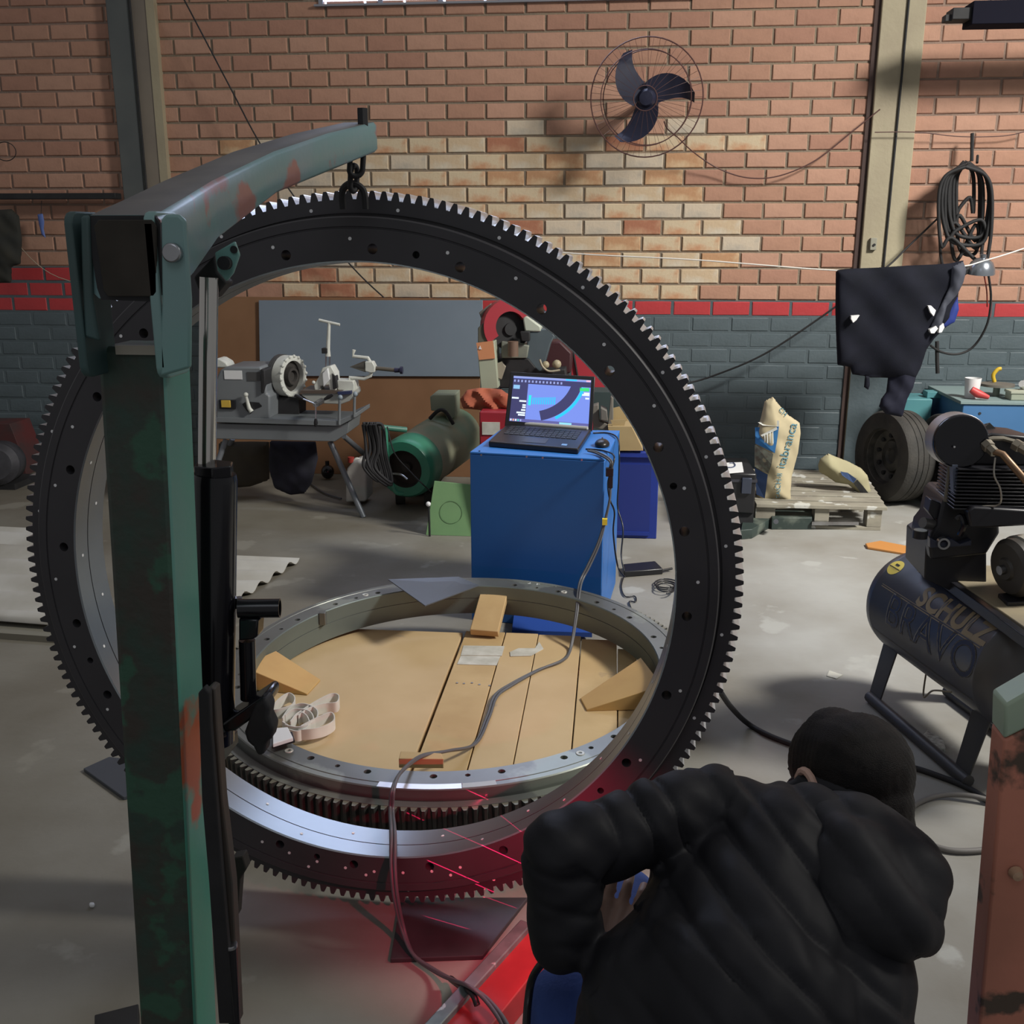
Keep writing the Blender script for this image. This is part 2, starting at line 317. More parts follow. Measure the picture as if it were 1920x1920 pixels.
# ------------------------------------------------------------------ gear rings
def gear_ring(root, c, n, up_hint, R=0.82, th=0.118, nt=206, m_face=None, m_in=None, m_gap=None, m_tooth=None, holes=(), small=(), step=0.032):
    n = Vector(n).normalized(); u = Vector(up_hint); u = (u-n*u.dot(n)).normalized(); v = n.cross(u); c = Vector(c)
    def P(r, deg, a): g = math.radians(deg); return c+(u*math.cos(g)+v*math.sin(g))*r+n*a
    prof = [(0.678, -0.003), (0.681, 0), (0.7445, 0), (0.746, -0.0025), (0.7475, -0.0025), (0.749, 0), (0.766, 0), (0.769, -0.003), (0.769, -step-0.006), (0.776, -step-0.006), (0.776, -step), (0.8025, -step), (0.8025, -th), (0.678, -th), (0.678, -0.0545), (0.6805, -0.0545), (0.6805, -0.0515), (0.678, -0.0515)]
    N = 240; vs = []; fs = []; k = len(prof)
    for r, a in prof:
        for j in range(N): vs.append(tuple(P(r, 360*j/N, a)))
    for i in range(k):
        for j in range(N): vs_ = (i*N+j, i*N+(j+1) % N, ((i+1) % k)*N+(j+1) % N, ((i+1) % k)*N+j); fs.append(vs_)
    body = MB().add(vs, fs).obj('race', m_face, root, smooth=30)
    cut = MB()
    for d in holes: cut.cyl(P(0.7055, d, 0.01), P(0.7055, d, -th-0.01), 0.0105, n=20)
    for d in small: cut.cyl(P(0.7055, d, 0.01), P(0.7055, d, -0.03), 0.0075, n=16)
    if cut.v:
        cc = cut.obj('cut', None); par = body.parent; body.parent = None; body.matrix_parent_inverse.identity()
        boolean(body, cc); body.parent = par; body.matrix_parent_inverse = Matrix.Translation(-abs_loc(par))
    body.data.materials.clear(); body.data.materials.append(m_face); body.data.materials.append(m_in)
    for p in body.data.polygons:
        q = Vector(p.center)-c; ax = q.dot(n); rad = q-n*ax
        if abs(rad.length-0.679) < 0.004 and p.normal.dot(rad.normalized()) < -0.7: p.material_index = 1
    a0, a1 = -step-0.001, -th+0.004; w = math.radians(360.0/nt); rt_, rm_, tp_ = 0.8015, 0.812, R
    A = [(rt_, -0.37*w), (rm_, -0.26*w), (tp_-0.0018, -0.18*w), (tp_, -0.13*w), (tp_, 0.13*w), (tp_-0.0018, 0.18*w), (rm_, 0.26*w), (rt_, 0.37*w)]; m8 = 8
    L_ = lambda a: [(r*math.cos(q), r*math.sin(q), a) for r, q in A]
    tm_ = bpy.data.meshes.new('tooth'); tm_.from_pydata(L_(a0)+L_(a1), [], [tuple(range(m8)), tuple(range(2*m8-1, m8-1, -1))]+[(j, m8+j, m8+j+1, j+1) for j in range(m8-1)])
    tm_.materials.append(m_tooth); tm_.materials.append(m_gap)
    for k_, p in enumerate(tm_.polygons): p.material_index = 0 if k_ < 2 else 1
    off_ = c-abs_loc(root)
    for i in range(nt):
        a = 2*PI*i/nt; x = u*math.cos(a)+v*math.sin(a); y = -u*math.sin(a)+v*math.cos(a)
        o = bpy.data.objects.new('tooth', tm_); COL.objects.link(o); o.parent = root
        o.matrix_basis = Matrix(((x.x, y.x, n.x, off_.x), (x.y, y.y, n.y, off_.y), (x.z, y.z, n.z, off_.z), (0, 0, 0, 1)))
    vs = []; fs = []; N2 = 240
    for r, a in ((0.8032, a0-0.0005), (0.8105, a1), (0.800, a1), (0.800, a0-0.0005)):
        for j in range(N2): vs.append(tuple(P(r, 360*j/N2, a)))
    for i in range(4):
        for j in range(N2): fs.append((i*N2+j, i*N2+(j+1) % N2, ((i+1) % 4)*N2+(j+1) % N2, ((i+1) % 4)*N2+j))
    MB().add(vs, fs).obj('gear_rim', m_gap, root, smooth=30)
    return P
M_ringf = mat('ring_black_paint', (0.058,0.055,0.060), (0.048,0.046,0.050), rough=0.45, ns=6, spec=0.4)
M_ringi = mat('ring_ground_steel', (0.30,0.33,0.35), (0.26,0.29,0.31), rough=0.30, metal=0.75, ns=5)
M_gap = mat('bare_tooth_steel', (0.66,0.67,0.68), rough=0.38, metal=0.6)
M_dot = mat('target_dot', (0.85,0.85,0.85), rough=0.4)
cV = Vector((-0.5346, 2.0891, 0.8739)); nV = Vector((-0.0547, -0.9982, 0.024))
rv = thing('gear_ring', 'large black toothed gear ring hanging upright from the crane with white target dots', 'gear ring', (cV.x, cV.y, 0.06))
hs = [12.1+15*k for k in range(24)]
hs = [h for h in hs]
PV = gear_ring(rv, cV, nV, (1, 0, 0), m_face=M_ringf, m_in=M_ringi, m_gap=M_gap, m_tooth=M_ringf, holes=[(101.4+15*k) % 360 for k in range(24)], small=[79, 19.4, 259, 199, 139, 319])
# small round target dots, one part each
dots = []
for k in range(24):
    dots.append((0.7935 if False else 0.7855, 7+15.0*k+rng.uniform(-1.5, 1.5), -0.0325)); dots.append((0.732+rng.uniform(-0.008, 0.006), 1.0+15*k+rng.uniform(-3, 3), 0.0))
for k in range(8): dots.append((0.718, 248+5.6*k, 0.0))
md = MB().lathe([(0.0, 0.0008), (0.0036, 0.0008), (0.0036, 0)], (0, 0, 0), (0, 0, 1), 12); me_dot = None
for r, d, a in dots:
    p = PV(r, d, a+0.0003)
    if me_dot is None:
        o = md.obj('target_dot', M_dot, None, smooth=0); me_dot = o.data
    else: o = bpy.data.objects.new('target_dot', me_dot); COL.objects.link(o)
    o.parent = rv; o.location = p-Vector(rv.location); o.rotation_euler = nV.to_track_quat('Z', 'Y').to_euler()
for k in range(22):
    d = 150+k*9.5; a = -0.028 if k % 2 else -0.083; p = PV(0.6775, d, a); nn = (cV-PV(0.6775, d, 0)).normalized()
    o = bpy.data.objects.new('target_dot', me_dot); COL.objects.link(o); o.parent = rv; o.location = p-Vector(rv.location); o.rotation_euler = nn.to_track_quat('Z', 'Y').to_euler()
# lower ring
cL = Vector((-0.501, 3.147, 0.232)); nL = Vector((-0.015, -0.046, 1)).normalized()
rl = thing('gear_ring', 'grey toothed gear ring lying flat on the wooden board platform', 'gear ring', (cL.x, cL.y, 0.11))
M_low = mat('ring_grey_steel', (0.22,0.235,0.22), (0.17,0.175,0.165), rough=0.38, metal=0.55, ns=3, c3=(0.30,0.32,0.28), t3=0.56, s3=4)
M_lowi = mat('ring_grey_inner', (0.17,0.21,0.20), (0.14,0.17,0.165), rough=0.35, metal=0.45, ns=3)
M_lowt = mat('ring_tooth_dark', (0.10,0.10,0.09), (0.07,0.07,0.065), rough=0.45, metal=0.5, ns=10)
M_lowg = mat('ring_gap_olive', (0.24,0.235,0.18), rough=0.4, metal=0.5)
PL = gear_ring(rl, cL, nL, (1, 0, 0), nt=190, m_face=M_low, m_in=M_lowi, m_gap=M_lowt, m_tooth=M_lowg, holes=[4+15*k for k in range(24)], small=[11.5+30*k for k in range(12)])
for d in (237.5, 282+26, 62, 128): 
    q = MB().lathe([(0.0055, 0.0008), (0.0115, 0.0012), (0.0125, 0.0), (0.0125, -0.004), (0.0055, -0.004), (0.0055, 0.0008)], PL(0.712, d, 0.001), nL, 20); q.obj('plug', mat('plug_steel', (0.55,0.55,0.50), rough=0.4, metal=0.3), rl)
def ring_patch(P_, r0, r1, d0, d1, a, name, m, root, k=14):
    vs = []
    for i in range(k+1): d = d0+(d1-d0)*i/k; vs += [tuple(P_(r0, d, a)), tuple(P_(r1, d, a))]
    MB().add(vs, [(2*i, 2*i+1, 2*i+3, 2*i+2) for i in range(k)]).obj(name, m, root, smooth=0)
ring_patch(PL, 0.744, 0.768, 263, 280, 0.0006, 'polished_patch', mat('polished', (0.62,0.64,0.66), rough=0.3, metal=0.5), rl)
ring_patch(PL, 0.744, 0.766, 280.2, 287, 0.0006, 'polished_patch', mat('satin', (0.36,0.37,0.33), rough=0.4, metal=0.4), rl)
for d, s in ((72.5, 'F'), (75.5, '2'), (66, "'")):
    p = PL(0.73, d, 0.001); Mx = Matrix.Translation(p)
    text(s, 0.035, 'chalk_mark', mat('chalk', (0.65,0.68,0.66), rough=0.9), Mx, rl)
bx = on(552, 1180, 0.23); q = MB().box((-0.012, -0.012, -0.045), (0.012, 0.012, 0.004), Matrix.Translation(PL(0.672, 161-15, 0.0))); q.obj('stop_block', M_low, rl, bev=0.002)

# ------------------------------------------------------------------ wooden platform under the lower ring
M_wood = mat('pine', (0.56,0.40,0.20), (0.48,0.33,0.155), rough=0.7, ns=5, bump=0.1, bs=25, c3=(0.38,0.27,0.15), t3=0.66, s3=7)
M_wood2 = mat('plywood', (0.60,0.44,0.24), (0.52,0.37,0.19), rough=0.65, ns=3, c3=(0.42,0.32,0.2), t3=0.68, s3=6)
M_wood3 = mat('pine_orange', (0.56,0.35,0.13), (0.50,0.30,0.11), rough=0.7, ns=6)
pf = thing('platform', 'low platform of light pine boards under the grey gear ring', 'platform', (-0.5, 3.1, 0))
zt = 0.112
for x0, x1, y0, y1, m in ((-1.17, -0.556, 2.56, 3.70, M_wood2), (-0.545, -0.392, 2.50, 3.72, M_wood), (-0.388, -0.262, 2.52, 3.72, M_wood2), (-0.259, -0.096, 2.52, 3.71, M_wood2), (-0.092, 0.042, 2.60, 3.68, M_wood), (0.046, 0.115, 2.7, 3.6, M_wood), (0.119, 0.18, 2.85, 3.45, M_wood)):
    MB().box((x0, y0, zt-0.028), (x1, y1, zt-random.uniform(0, 0.002))).obj('board', m, pf, bev=0.002)
for y, w in ((2.72, 0.45), (3.1, 0.62), (3.5, 0.5)): MB().box((-0.5-w, y-0.05, 0), (-0.5+w, y+0.05, zt-0.03)).obj('bearer', M_wood, pf, bev=0.003)
M_lab = mat('paper_label', (0.62,0.61,0.55), (0.45,0.44,0.38), rough=0.8, ns=16)
def ground_quad(pts, z, t, name, m, parent=None, bev=0): return MB().prism([on(x, y, z) for x, y in pts], (0, 0, t)).obj(name, m, parent, bev=bev, smooth=0)
ground_quad([(869,1211), (946,1212), (941,1230), (864,1229)], zt, 0.0015, 'paper_label', M_lab, pf)
ground_quad([(864,1230), (938,1231), (931,1248), (857,1246)], zt, 0.0015, 'paper_label', M_lab, pf)
ground_quad([(956,1223), (972,1216), (1003,1216), (1011,1204), (1019,1217), (996,1230), (957,1231)], zt, 0.0015, 'paper_label', M_lab, pf)
q = MB()
for x, y in ((857,1281), (870,1282), (885,1281), (899,1284), (918,1286)): p = on(x, y, zt); q.cyl(p, p+Vector((0, 0, 0.002)), 0.004, n=10)
q.obj('nail_heads', M_steel, pf)
# blocks and wedges
b = MB()
Mx = Matrix.Translation((on(908,1197,zt).x, on(908,1197,zt).y, zt+0.02)) @ Matrix.Rotation(math.radians(-5), 4, 'Z') @ Matrix.Rotation(math.radians(24), 4, 'X')
b.box((-0.055, 0.0, -0.014), (0.055, 0.25, 0.016), Mx)
tag(b.obj('wooden_block', M_wood, bev=0.003), 'pine block tilted against the far inside of the flat ring', 'block')
def wedge(pa, pb, pc, pd, h0, h1, name, m, label):   # base quad a,b,c,d on the boards, a-b low end height h0, c-d high end
    A = [on(*q_, zt) for q_ in (pa, pb, pc, pd)]; T = [A[0]+Vector((0,0,h0)), A[1]+Vector((0,0,h0)), A[2]+Vector((0,0,h1)), A[3]+Vector((0,0,h1))]
    mm = MB().add([tuple(x) for x in A+T], [(3,2,1,0), (4,5,6,7), (0,1,5,4), (1,2,6,5), (2,3,7,6), (3,0,4,7)])
    return tag(mm.obj(name, m, bev=0.002), label, 'wedge')
wedge((576,1304), (601,1277), (520,1262), (455,1292), 0.006, 0.085, 'wooden_wedge', M_wood3, 'orange pine wedge by the hydraulic jack, left side of the boards')
wedge((1100,1334), (1088,1312), (1200,1275), (1240,1330), 0.006, 0.085, 'wooden_wedge', M_wood3, 'pine wedge at the right side of the boards against the upright ring')
ground_quad([(752,1426), (828,1430), (832,1441), (748,1440)], 0.16, 0.03, 'wood_strip', M_wood, None, 0.002)
tag(bpy.data.objects['wood_strip'], 'short wood strip at the near inner edge of the flat ring', 'wood strip')
# strap bundle
M_strap = mat('white_strap', (0.70,0.69,0.64), (0.60,0.59,0.54), rough=0.7, ns=12)
st = thing('strap', 'bundled white webbing strap with loose loops on the boards', 'strap', on(570,1350,zt))
def ribbon(pts, w, name, m, parent, dirv=None, t=0.003):
    P = spline(pts, 8); vs = []; fs = []
    for i, p in enumerate(P):
        tn = (P[min(i+1, len(P)-1)]-P[max(i-1, 0)]).normalized(); s = (dirv or Vector((0, 0, 1)))*w/2; nn = tn.cross(s.normalized())*t/2
        vs += [tuple(p-s-nn), tuple(p+s-nn), tuple(p+s+nn), tuple(p-s+nn)]
    for i in range(len(P)-1):
        for j in range(4): fs.append((4*i+j, 4*i+(j+1) % 4, 4*i+4+(j+1) % 4, 4*i+4+j))
    n = 4*(len(P)-1); fs += [(3,2,1,0), (n, n+1, n+2, n+3)]
    return MB().add(vs, fs).obj(name, m, parent, smooth=50)
for pts in ([(560,1345), (590,1325), (620,1310), (635,1312), (632,1325), (610,1328), (580,1336), (560,1350)],
            [(565,1370), (600,1352), (622,1345), (627,1358), (610,1370), (585,1376), (560,1378)],
            [(510,1335), (525,1318), (542,1308), (553,1316), (548,1330), (525,1338), (512,1340)],
            [(530,1355), (545,1335), (570,1328), (595,1340), (590,1360), (560,1372), (535,1368)],
            [(535,1350), (552,1338), (580,1342), (588,1358), (570,1370), (548,1372), (530,1362)],
            [(545,1362), (560,1345), (575,1350), (580,1368), (560,1380), (540,1376)]):
    ribbon([on(x, y, zt+0.03+rng.uniform(0, 0.008)) for x, y in pts], 0.035, 'webbing', M_strap, st)
e = on(528, 1385, 0.26)
gd = thing('battery_charger', 'white and black flat gadget on the near left edge of the flat ring', 'gadget', on(528,1392,0.215))
ground_quad([(512,1402), (550,1390), (540,1370), (512,1372)], 0.225, 0.012, 'cover', M_whitep, gd, 0.002)
ground_quad([(510,1404), (553,1392), (548,1376), (510,1380)], 0.218, 0.007, 'case_seam', M_blk, gd)
# black sheet on the far rim
sh = MB(); a = on(728, 1089, 0.30)
sh.prism([on(728,1088,0.30), on(797,1137,0.285), on(898,1099,0.27), on(860,1083,0.285)], (0, 0, 0.004))
tag(sh.obj('metal_sheet', mat('dark_sheet', (0.11,0.125,0.15), rough=0.45, metal=0.3)), 'dark grey sheet of steel lying on the far left rim of the flat ring', 'sheet')
M_bluesheet = mat('blue_tarp', (0.02,0.07,0.33), rough=0.6)
tag(MB().prism([on(965,1150,0.02), on(1090,1160,0.02), on(1110,1195,0.02), on(960,1190,0.02)], (0, 0, 0.02)).obj('blue_sheet', M_bluesheet), 'blue sheet lying on the floor behind the boards, inside the flat ring', 'sheet')

# ------------------------------------------------------------------ crane (engine hoist)
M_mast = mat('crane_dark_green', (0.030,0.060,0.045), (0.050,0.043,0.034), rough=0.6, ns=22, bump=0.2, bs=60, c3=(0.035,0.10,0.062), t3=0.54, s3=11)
M_teal = mat('crane_teal', (0.17,0.36,0.32), (0.20,0.33,0.32), rough=0.42, ns=5, c3=(0.56,0.16,0.10), t3=0.64, s3=9, bump=0.05)
M_teal2 = mat('crane_boom', (0.22,0.32,0.34), (0.16,0.32,0.31), rough=0.36, ns=6, c3=(0.36,0.18,0.16), t3=0.58, s3=7, bump=0.05)
M_teal_shade = mat('crane_teal_shaded', (0.05,0.10,0.10), (0.045,0.07,0.065), rough=0.6, ns=8)  # left bracket stands in shade; the shade is put into this colour
M_mside = mat('crane_side_lit_green', (0.09,0.36,0.26), (0.13,0.31,0.26), rough=0.45, ns=4, c3=(0.50,0.13,0.06), t3=0.60, s3=5, bump=0.06)  # lit side of the mast, its brightness put into the colour
M_dark = mat('crane_inner_dark', (0.028,0.024,0.02), rough=0.9)
M_blackgl = mat('black_gloss', (0.008,0.008,0.011), rough=0.18)
cr_ = thing('shop_crane', 'worn green and red workshop crane with mast, boom and black jack in the left foreground', 'crane', (-0.62, 1.22, 0))
# mast: leaning square tube
def skew_tube(b0, b1, w, d, t, z0, z1, name, m, parent, bev=0.006):
    q = MB(); (xa, ya), (xb, yb) = b0, b1
    q.add([(xa, ya, z0), (xa+w, ya, z0), (xa+w, ya+d, z0), (xa, ya+d, z0), (xb, yb, z1), (xb+w, yb, z1), (xb+w, yb+d, z1), (xb, yb+d, z1)],
          [(0,3,2,1), (4,5,6,7), (0,1,5,4), (1,2,6,5), (2,3,7,6), (3,0,4,7)]); return q.obj(name, m, parent, bev=bev, smooth=30)
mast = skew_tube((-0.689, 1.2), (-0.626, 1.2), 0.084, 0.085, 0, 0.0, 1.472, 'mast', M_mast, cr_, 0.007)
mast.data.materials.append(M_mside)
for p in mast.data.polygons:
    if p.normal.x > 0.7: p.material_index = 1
tag_plate = MB().box((-0.60, 1.196, 1.463), (-0.545, 1.206, 1.474)).obj('weld_seam', mat('weld', (0.36,0.33,0.27), rough=0.8), cr_)
# bracket plates holding the boom
def plate(pts, Y, t, m, name='bracket_plate'): return MB().prism(pp(pts, Y), (0, t, 0)).obj(name, m, cr_, bev=0.003)
plR = MB(); X = -0.5245; 
poly = [(1.165, 1.625), (1.175, 1.633), (1.215, 1.628), (1.225, 1.60), (1.245, 1.44), (1.235, 1.415), (1.172, 1.425), (1.168, 1.46)]
pl_ = [(X, y, z) for y, z in poly]; 
def xplate(x, y0, y1, z0, z1, lean, t, m, name, rad=0.014):
    pts = []
    for cy, cz, a0 in ((y1-rad, z1-rad, 0), (y0+rad, z1-rad, 90), (y0+rad, z0+rad, 180), (y1-rad, z0+rad, 270)):
        for k in range(4): a = math.radians(a0+30*k); pts.append((x+lean*(cz-z0), cy+rad*math.cos(a), cz+rad*math.sin(a)))
    return MB().prism(pts, (t, 0, 0)).obj(name, m, cr_, bev=0.002)
xplate(-0.530, 1.150, 1.225, 1.440, 1.629, 0.0, 0.012, M_teal, 'bracket_plate')
xplate(-0.6235, 1.150, 1.225, 1.440, 1.629, 0.0, 0.010, M_teal_shade, 'bracket_plate')
# front flange of the right plate (the wide painted face)
fp = MB().prism(pp([(301,412), (309,402), (335,402), (347,414), (357,560), (356,690), (300,706), (299,650), (303,560)], 1.15), (0, 0.008, 0)); fp.obj('front_flange', M_teal, cr_, bev=0.003)
MB().prism(pp([(150,405), (166,403), (172,560), (186,640), (158,632), (152,500)], 1.152), (0, 0.008, 0)).obj('front_flange', M_teal_shade, cr_, bev=0.003)
q = at(326, 474, 1.15); MB().cyl(q+Vector((0, 0.004, 0)), q-Vector((0, 0.009, 0)), 0.011, n=20).obj('pivot_bolt', M_steel, cr_, bev=0.002)
# open end of the boom
MB().prism(pp([(160,404), (290,404), (300,420), (303,560), (296,566), (190,562), (182,540)], 1.156), (0, 0.006, 0)).obj('boom_end_rim', M_blkm, cr_)
MB().prism(pp([(176,424), (184,412), (284,412), (292,424), (294,548), (288,556), (202,556), (194,545)], 1.150), (0, 0.004, 0)).obj('boom_end_cavity', mat('crane_dust', (0.045,0.038,0.03), (0.03,0.026,0.02), rough=0.95, ns=14), cr_, bev=0.001)
# boom: tapered box along a path (cross-section corner points)
def loft(secs, name, m, parent, bev=0.0, smooth=30):
    q = MB(); vs = [tuple(p) for s in secs for p in s]; n = len(secs[0]); fs = []
    for i in range(len(secs)-1):
        for j in range(n): fs.append((i*n+j, i*n+(j+1) % n, (i+1)*n+(j+1) % n, (i+1)*n+j))
    fs += [tuple(range(n-1, -1, -1)), tuple(range((len(secs)-1)*n, len(secs)*n))]
    return q.add(vs, fs).obj(name, m, parent, bev, smooth)
secs = []
for t, tr, br, wl in ((0.0, (300,403), (300,560), 0.088), (0.12, (352,372), (357,520), 0.084), (0.30, (405,339), (440,448), 0.081), (0.55, (520,284), (566,361), 0.078), (0.8, (620,250), (636,320), 0.074), (1.0, (706,229), (708,283), 0.070)):
    Y = 1.16+(2.08-1.16)*t**1.0
    a = at(*tr, Y); b = at(*br, Y); zb = min(b.z, a.z-0.055)
    c = 0.006; x = a.x; w = wl; y = Y
    secs.append([Vector(v) for v in ((x, y, a.z-c), (x-c, y, a.z), (x-w+c, y, a.z), (x-w, y, a.z-c), (x-w, y, zb+c), (x-w+c, y, zb), (x-c, y, zb), (x, y, zb+c))])
bo = loft(secs, 'boom', M_teal2, cr_, smooth=50); bo.data.materials.append(mat('dust_grey_brown', (0.16,0.145,0.13), (0.11,0.10,0.095), rough=0.6, ns=9))
for p in bo.data.polygons:
    if p.normal.z > 0.8: p.material_index = 1
q = at(690, 262, 2.05); bx = MB(); p = secs[-1][0]
MB().cyl((p.x-0.02, 2.05, p.z-0.005), (p.x-0.02, 2.05, p.z+0.028), 0.011, n=6).obj('end_bolt', M_blkm, cr_)
MB().add([tuple(at(x, y, 1.64)-Vector((0.0, 0, 0))) for x, y in ((506,300), (522,296), (520,312), (532,318), (524,330), (514,316))], [(0, 1, 2, 3, 4, 5)]).v
# chain and hook
def link_(c, ax, L, w, r, name, m, parent, tilt=0.0):
    pts = []; ax = Vector(ax).normalized(); z = Vector((math.sin(tilt), 0, math.cos(tilt)))
    for k in range(20):
        a = 2*PI*k/20; sx = math.cos(a)*w; sz = math.sin(a)*w+(L-w if math.sin(a) > 0 else -(L-w)); pts.append(Vector(c)+ax*sx+z*sz)
    return MB().tube(pts, r, 8, closed=True).obj(name, m, parent, smooth=60)
ch = thing('lifting_chain', 'black chain links and shackle between the crane boom and the upright ring', 'chain', (-0.52, 2.06, 1.70))
link_((-0.503, 2.05, 1.745), (0.9, 0.4, 0), 0.030, 0.013, 0.0055, 'link', M_blkm, ch, 0.12)
link_((-0.514, 2.065, 1.712), (0.3, 0.95, 0), 0.024, 0.012, 0.0055, 'link', M_blkm, ch, 0.1)
MB().tube(spline([(-0.543, 2.085, 1.655), (-0.541, 2.08, 1.69), (-0.520, 2.075, 1.703), (-0.499, 2.08, 1.69), (-0.497, 2.085, 1.655)], 6), 0.007, 8).obj('shackle', M_blkm, ch)
# bracket under boom with bolts
b = MB(); b.prism(pp([(402,474), (440,452), (449,478), (437,512), (424,528), (407,508)], 1.37), (0, 0.006, 0)); b.obj('ram_bracket', M_teal, cr_, bev=0.002)
for x, y, r in ((424,493,.009), (439,468,.005)): q = at(x, y, 1.37); MB().cyl(q, q-Vector((0, 0.010 if r > .006 else 0.002, 0)), r, n=14).obj('bracket_bolt', M_blkm, cr_)
b = MB(); b.prism(pp([(362,520), (402,478), (407,510), (425,530), (400,560), (372,545)], 1.385), (0, 0.03, 0)); b.obj('ram_yoke', M_blkm, cr_, bev=0.003)
# hydraulic jack
jk = thing('hydraulic_jack', 'black hydraulic jack with chrome ram standing beside the crane mast', 'jack', at(400, 1390, 1.36))
q0, q1 = at(400, 1388, 1.36), at(403, 888, 1.36)
MB().lathe([(0.0, 0), (0.031, 0), (0.031, (q1-q0).length-0.01), (0.029, (q1-q0).length), (0.0, (q1-q0).length)], q0, q1-q0, 32).obj('cylinder', M_blackgl, jk)
MB().lathe([(0, 0), (0.029, 0), (0.029, 0.018), (0.0, 0.018)], at(402, 893, 1.36), (0.02, 0, 1), 6).obj('gland_nut', M_blackgl, jk, bev=0.002)
MB().cyl(at(388, 885, 1.362), at(392, 520, 1.372), 0.0125, n=24).obj('ram', mat('ram_chrome', (0.62,0.60,0.56), rough=0.14, metal=1.0), jk)
MB().lathe([(0.0095, 0), (0.014, 0), (0.014, 0.06), (0.0115, 0.06), (0.0115, 0.002)], at(447, 1141, 1.36), at(531, 1140, 1.37)-at(447, 1141, 1.36), 20).obj('handle_socket', M_blackgl, jk)
MB().prism(pp([(447,1160), (484,1162), (482,1195), (472,1200), (447,1202)], 1.35), (0, 0.03, 0)).obj('pump_block', M_blackgl, jk, bev=0.003)
MB().cyl(at(463, 1200, 1.365), at(466, 1310, 1.365), 0.012, n=16).obj('pump_piston', M_blackgl, jk)
MB().cyl(at(447, 1120, 1.37), at(449, 1140, 1.37), 0.006, n=10).obj('vent_screw', M_steel, jk)
MB().prism(pp([(415,1357), (493,1305), (501,1312), (500,1328), (440,1372), (418,1375)], 1.33), (0, 0.06, 0)).obj('jack_base', M_blackgl, jk, bev=0.004)
MB().prism(pp([(478,1322), (496,1308), (506,1328), (503,1345), (513,1366), (508,1386), (498,1394), (496,1415), (483,1420), (474,1402), (462,1392), (457,1374), (466,1350)], 1.325), (0, 0.03, 0)).obj('linkage', M_blkm, jk, bev=0.008, seg=3)
MB().tube([at(418,1368,1.34), at(400,1376,1.33)], 0.012, 12).obj('base_bolt', M_blackgl, jk)
# dark bracket bars beside the mast, and the pipe with silver end
MB().prism(pp([(371,1300), (382,1288), (392,1300), (394,1360), (416,1640), (440,1920), (410,1920), (390,1640), (378,1500)], 1.19), (0, 0.012, 0)).obj('brace_bar', M_blkm, cr_, bev=0.002)
MB().prism(pp([(383,1297), (393,1288), (403,1292), (417,1500), (436,1660), (448,1920), (425,1920), (407,1640), (388,1400)], 1.205), (0, 0.02, 0)).obj('brace_bar', mat('brown_steel', (0.085,0.06,0.045), (0.05,0.045,0.04), rough=0.6, ns=6), cr_, bev=0.002)
MB().tube([at(433,1772,1.2), at(440,1920,1.2), at(446,2150,1.2)], 0.0085, 18).obj('pump_handle', M_blackgl, cr_)
MB().lathe([(0, 0.0015), (0.0085, 0.0015), (0.0092, 0), (0.0092, -0.004)], at(433,1771,1.2), (0,0,1), 18).obj('handle_cap', M_steel, cr_)
MB().prism(pp([(434,1610), (455,1606), (462,1630), (450,1650), (445,1720), (436,1700)], 1.3), (0, 0.02, 0)).obj('lug', M_dark, cr_, bev=0.002)
MB().box((-0.63, 1.275, 0.84), (-0.565, 1.40, 0.862)).obj('jack_shelf', M_blackgl, cr_, bev=0.002)
MB().box((-0.95, 1.17, 0.0), (-0.30, 1.32, 0.08)).obj('base_beam', M_mast, cr_, bev=0.006)
# crane legs on the floor
M_leg = mat('leg_grey_worn', (0.20,0.22,0.22), (0.13,0.15,0.15), rough=0.5, metal=0.3, ns=20, c3=(0.4,0.42,0.42), t3=0.62, s3=30)
M_legr = mat('leg_red', (0.38,0.03,0.035), (0.28,0.02,0.025), rough=0.5, ns=10)
def bar_on(a, b, w, h, z, name, m, parent=None, bev=0.003):
    a = Vector((a[0], a[1], z)); b = Vector((b[0], b[1], z)); d = (b-a); L = d.length; ang = math.atan2(d.y, d.x)
    return MB().box((0, -w/2, 0), (L, w/2, h), Matrix.Translation(a) @ Matrix.Rotation(ang, 4, 'Z')).obj(name, m, parent, bev=bev)
lg = thing('crane_leg', 'red crane leg with worn grey steel edge on the floor beside the crouching person', 'crane leg', (-0.2, 1.9, 0))
bar_on((-0.47, 1.38), (-0.165, 2.02), 0.030, 0.085, 0.0, 'leg_edge', M_leg, lg)
bar_on((-0.415, 1.36), (-0.115, 2.02), 0.085, 0.070, 0.0, 'leg_channel', M_legr, lg)
pl = thing('floor_plate', 'dark rectangular steel plate on the floor under the upright ring', 'plate', on(830,1750))
ground_quad([(732,1806), (905,1800), (990,1690), (752,1690)], 0, 0.012, 'plate', mat('plate_dark', (0.05,0.05,0.055), (0.03,0.03,0.033), rough=0.5, ns=8), pl, 0.002)
pl2 = ground_quad([(157,1447), (232,1501), (420,1450), (205,1425)], 0.0, 0.012, 'floor_plate', mat('plate_slate', (0.055,0.062,0.075), rough=0.45), None, 0.002)
tag(pl2, 'dark slate plate sticking out left of the crane mast on the floor', 'plate')
pl3 = ground_quad([(180,1925), (262,1904), (262,1960), (180,1960)], 0.0, 0.03, 'steel_block', M_blkm, None, 0.002); tag(pl3, 'black steel block on the floor at the bottom edge left of the mast', 'block')
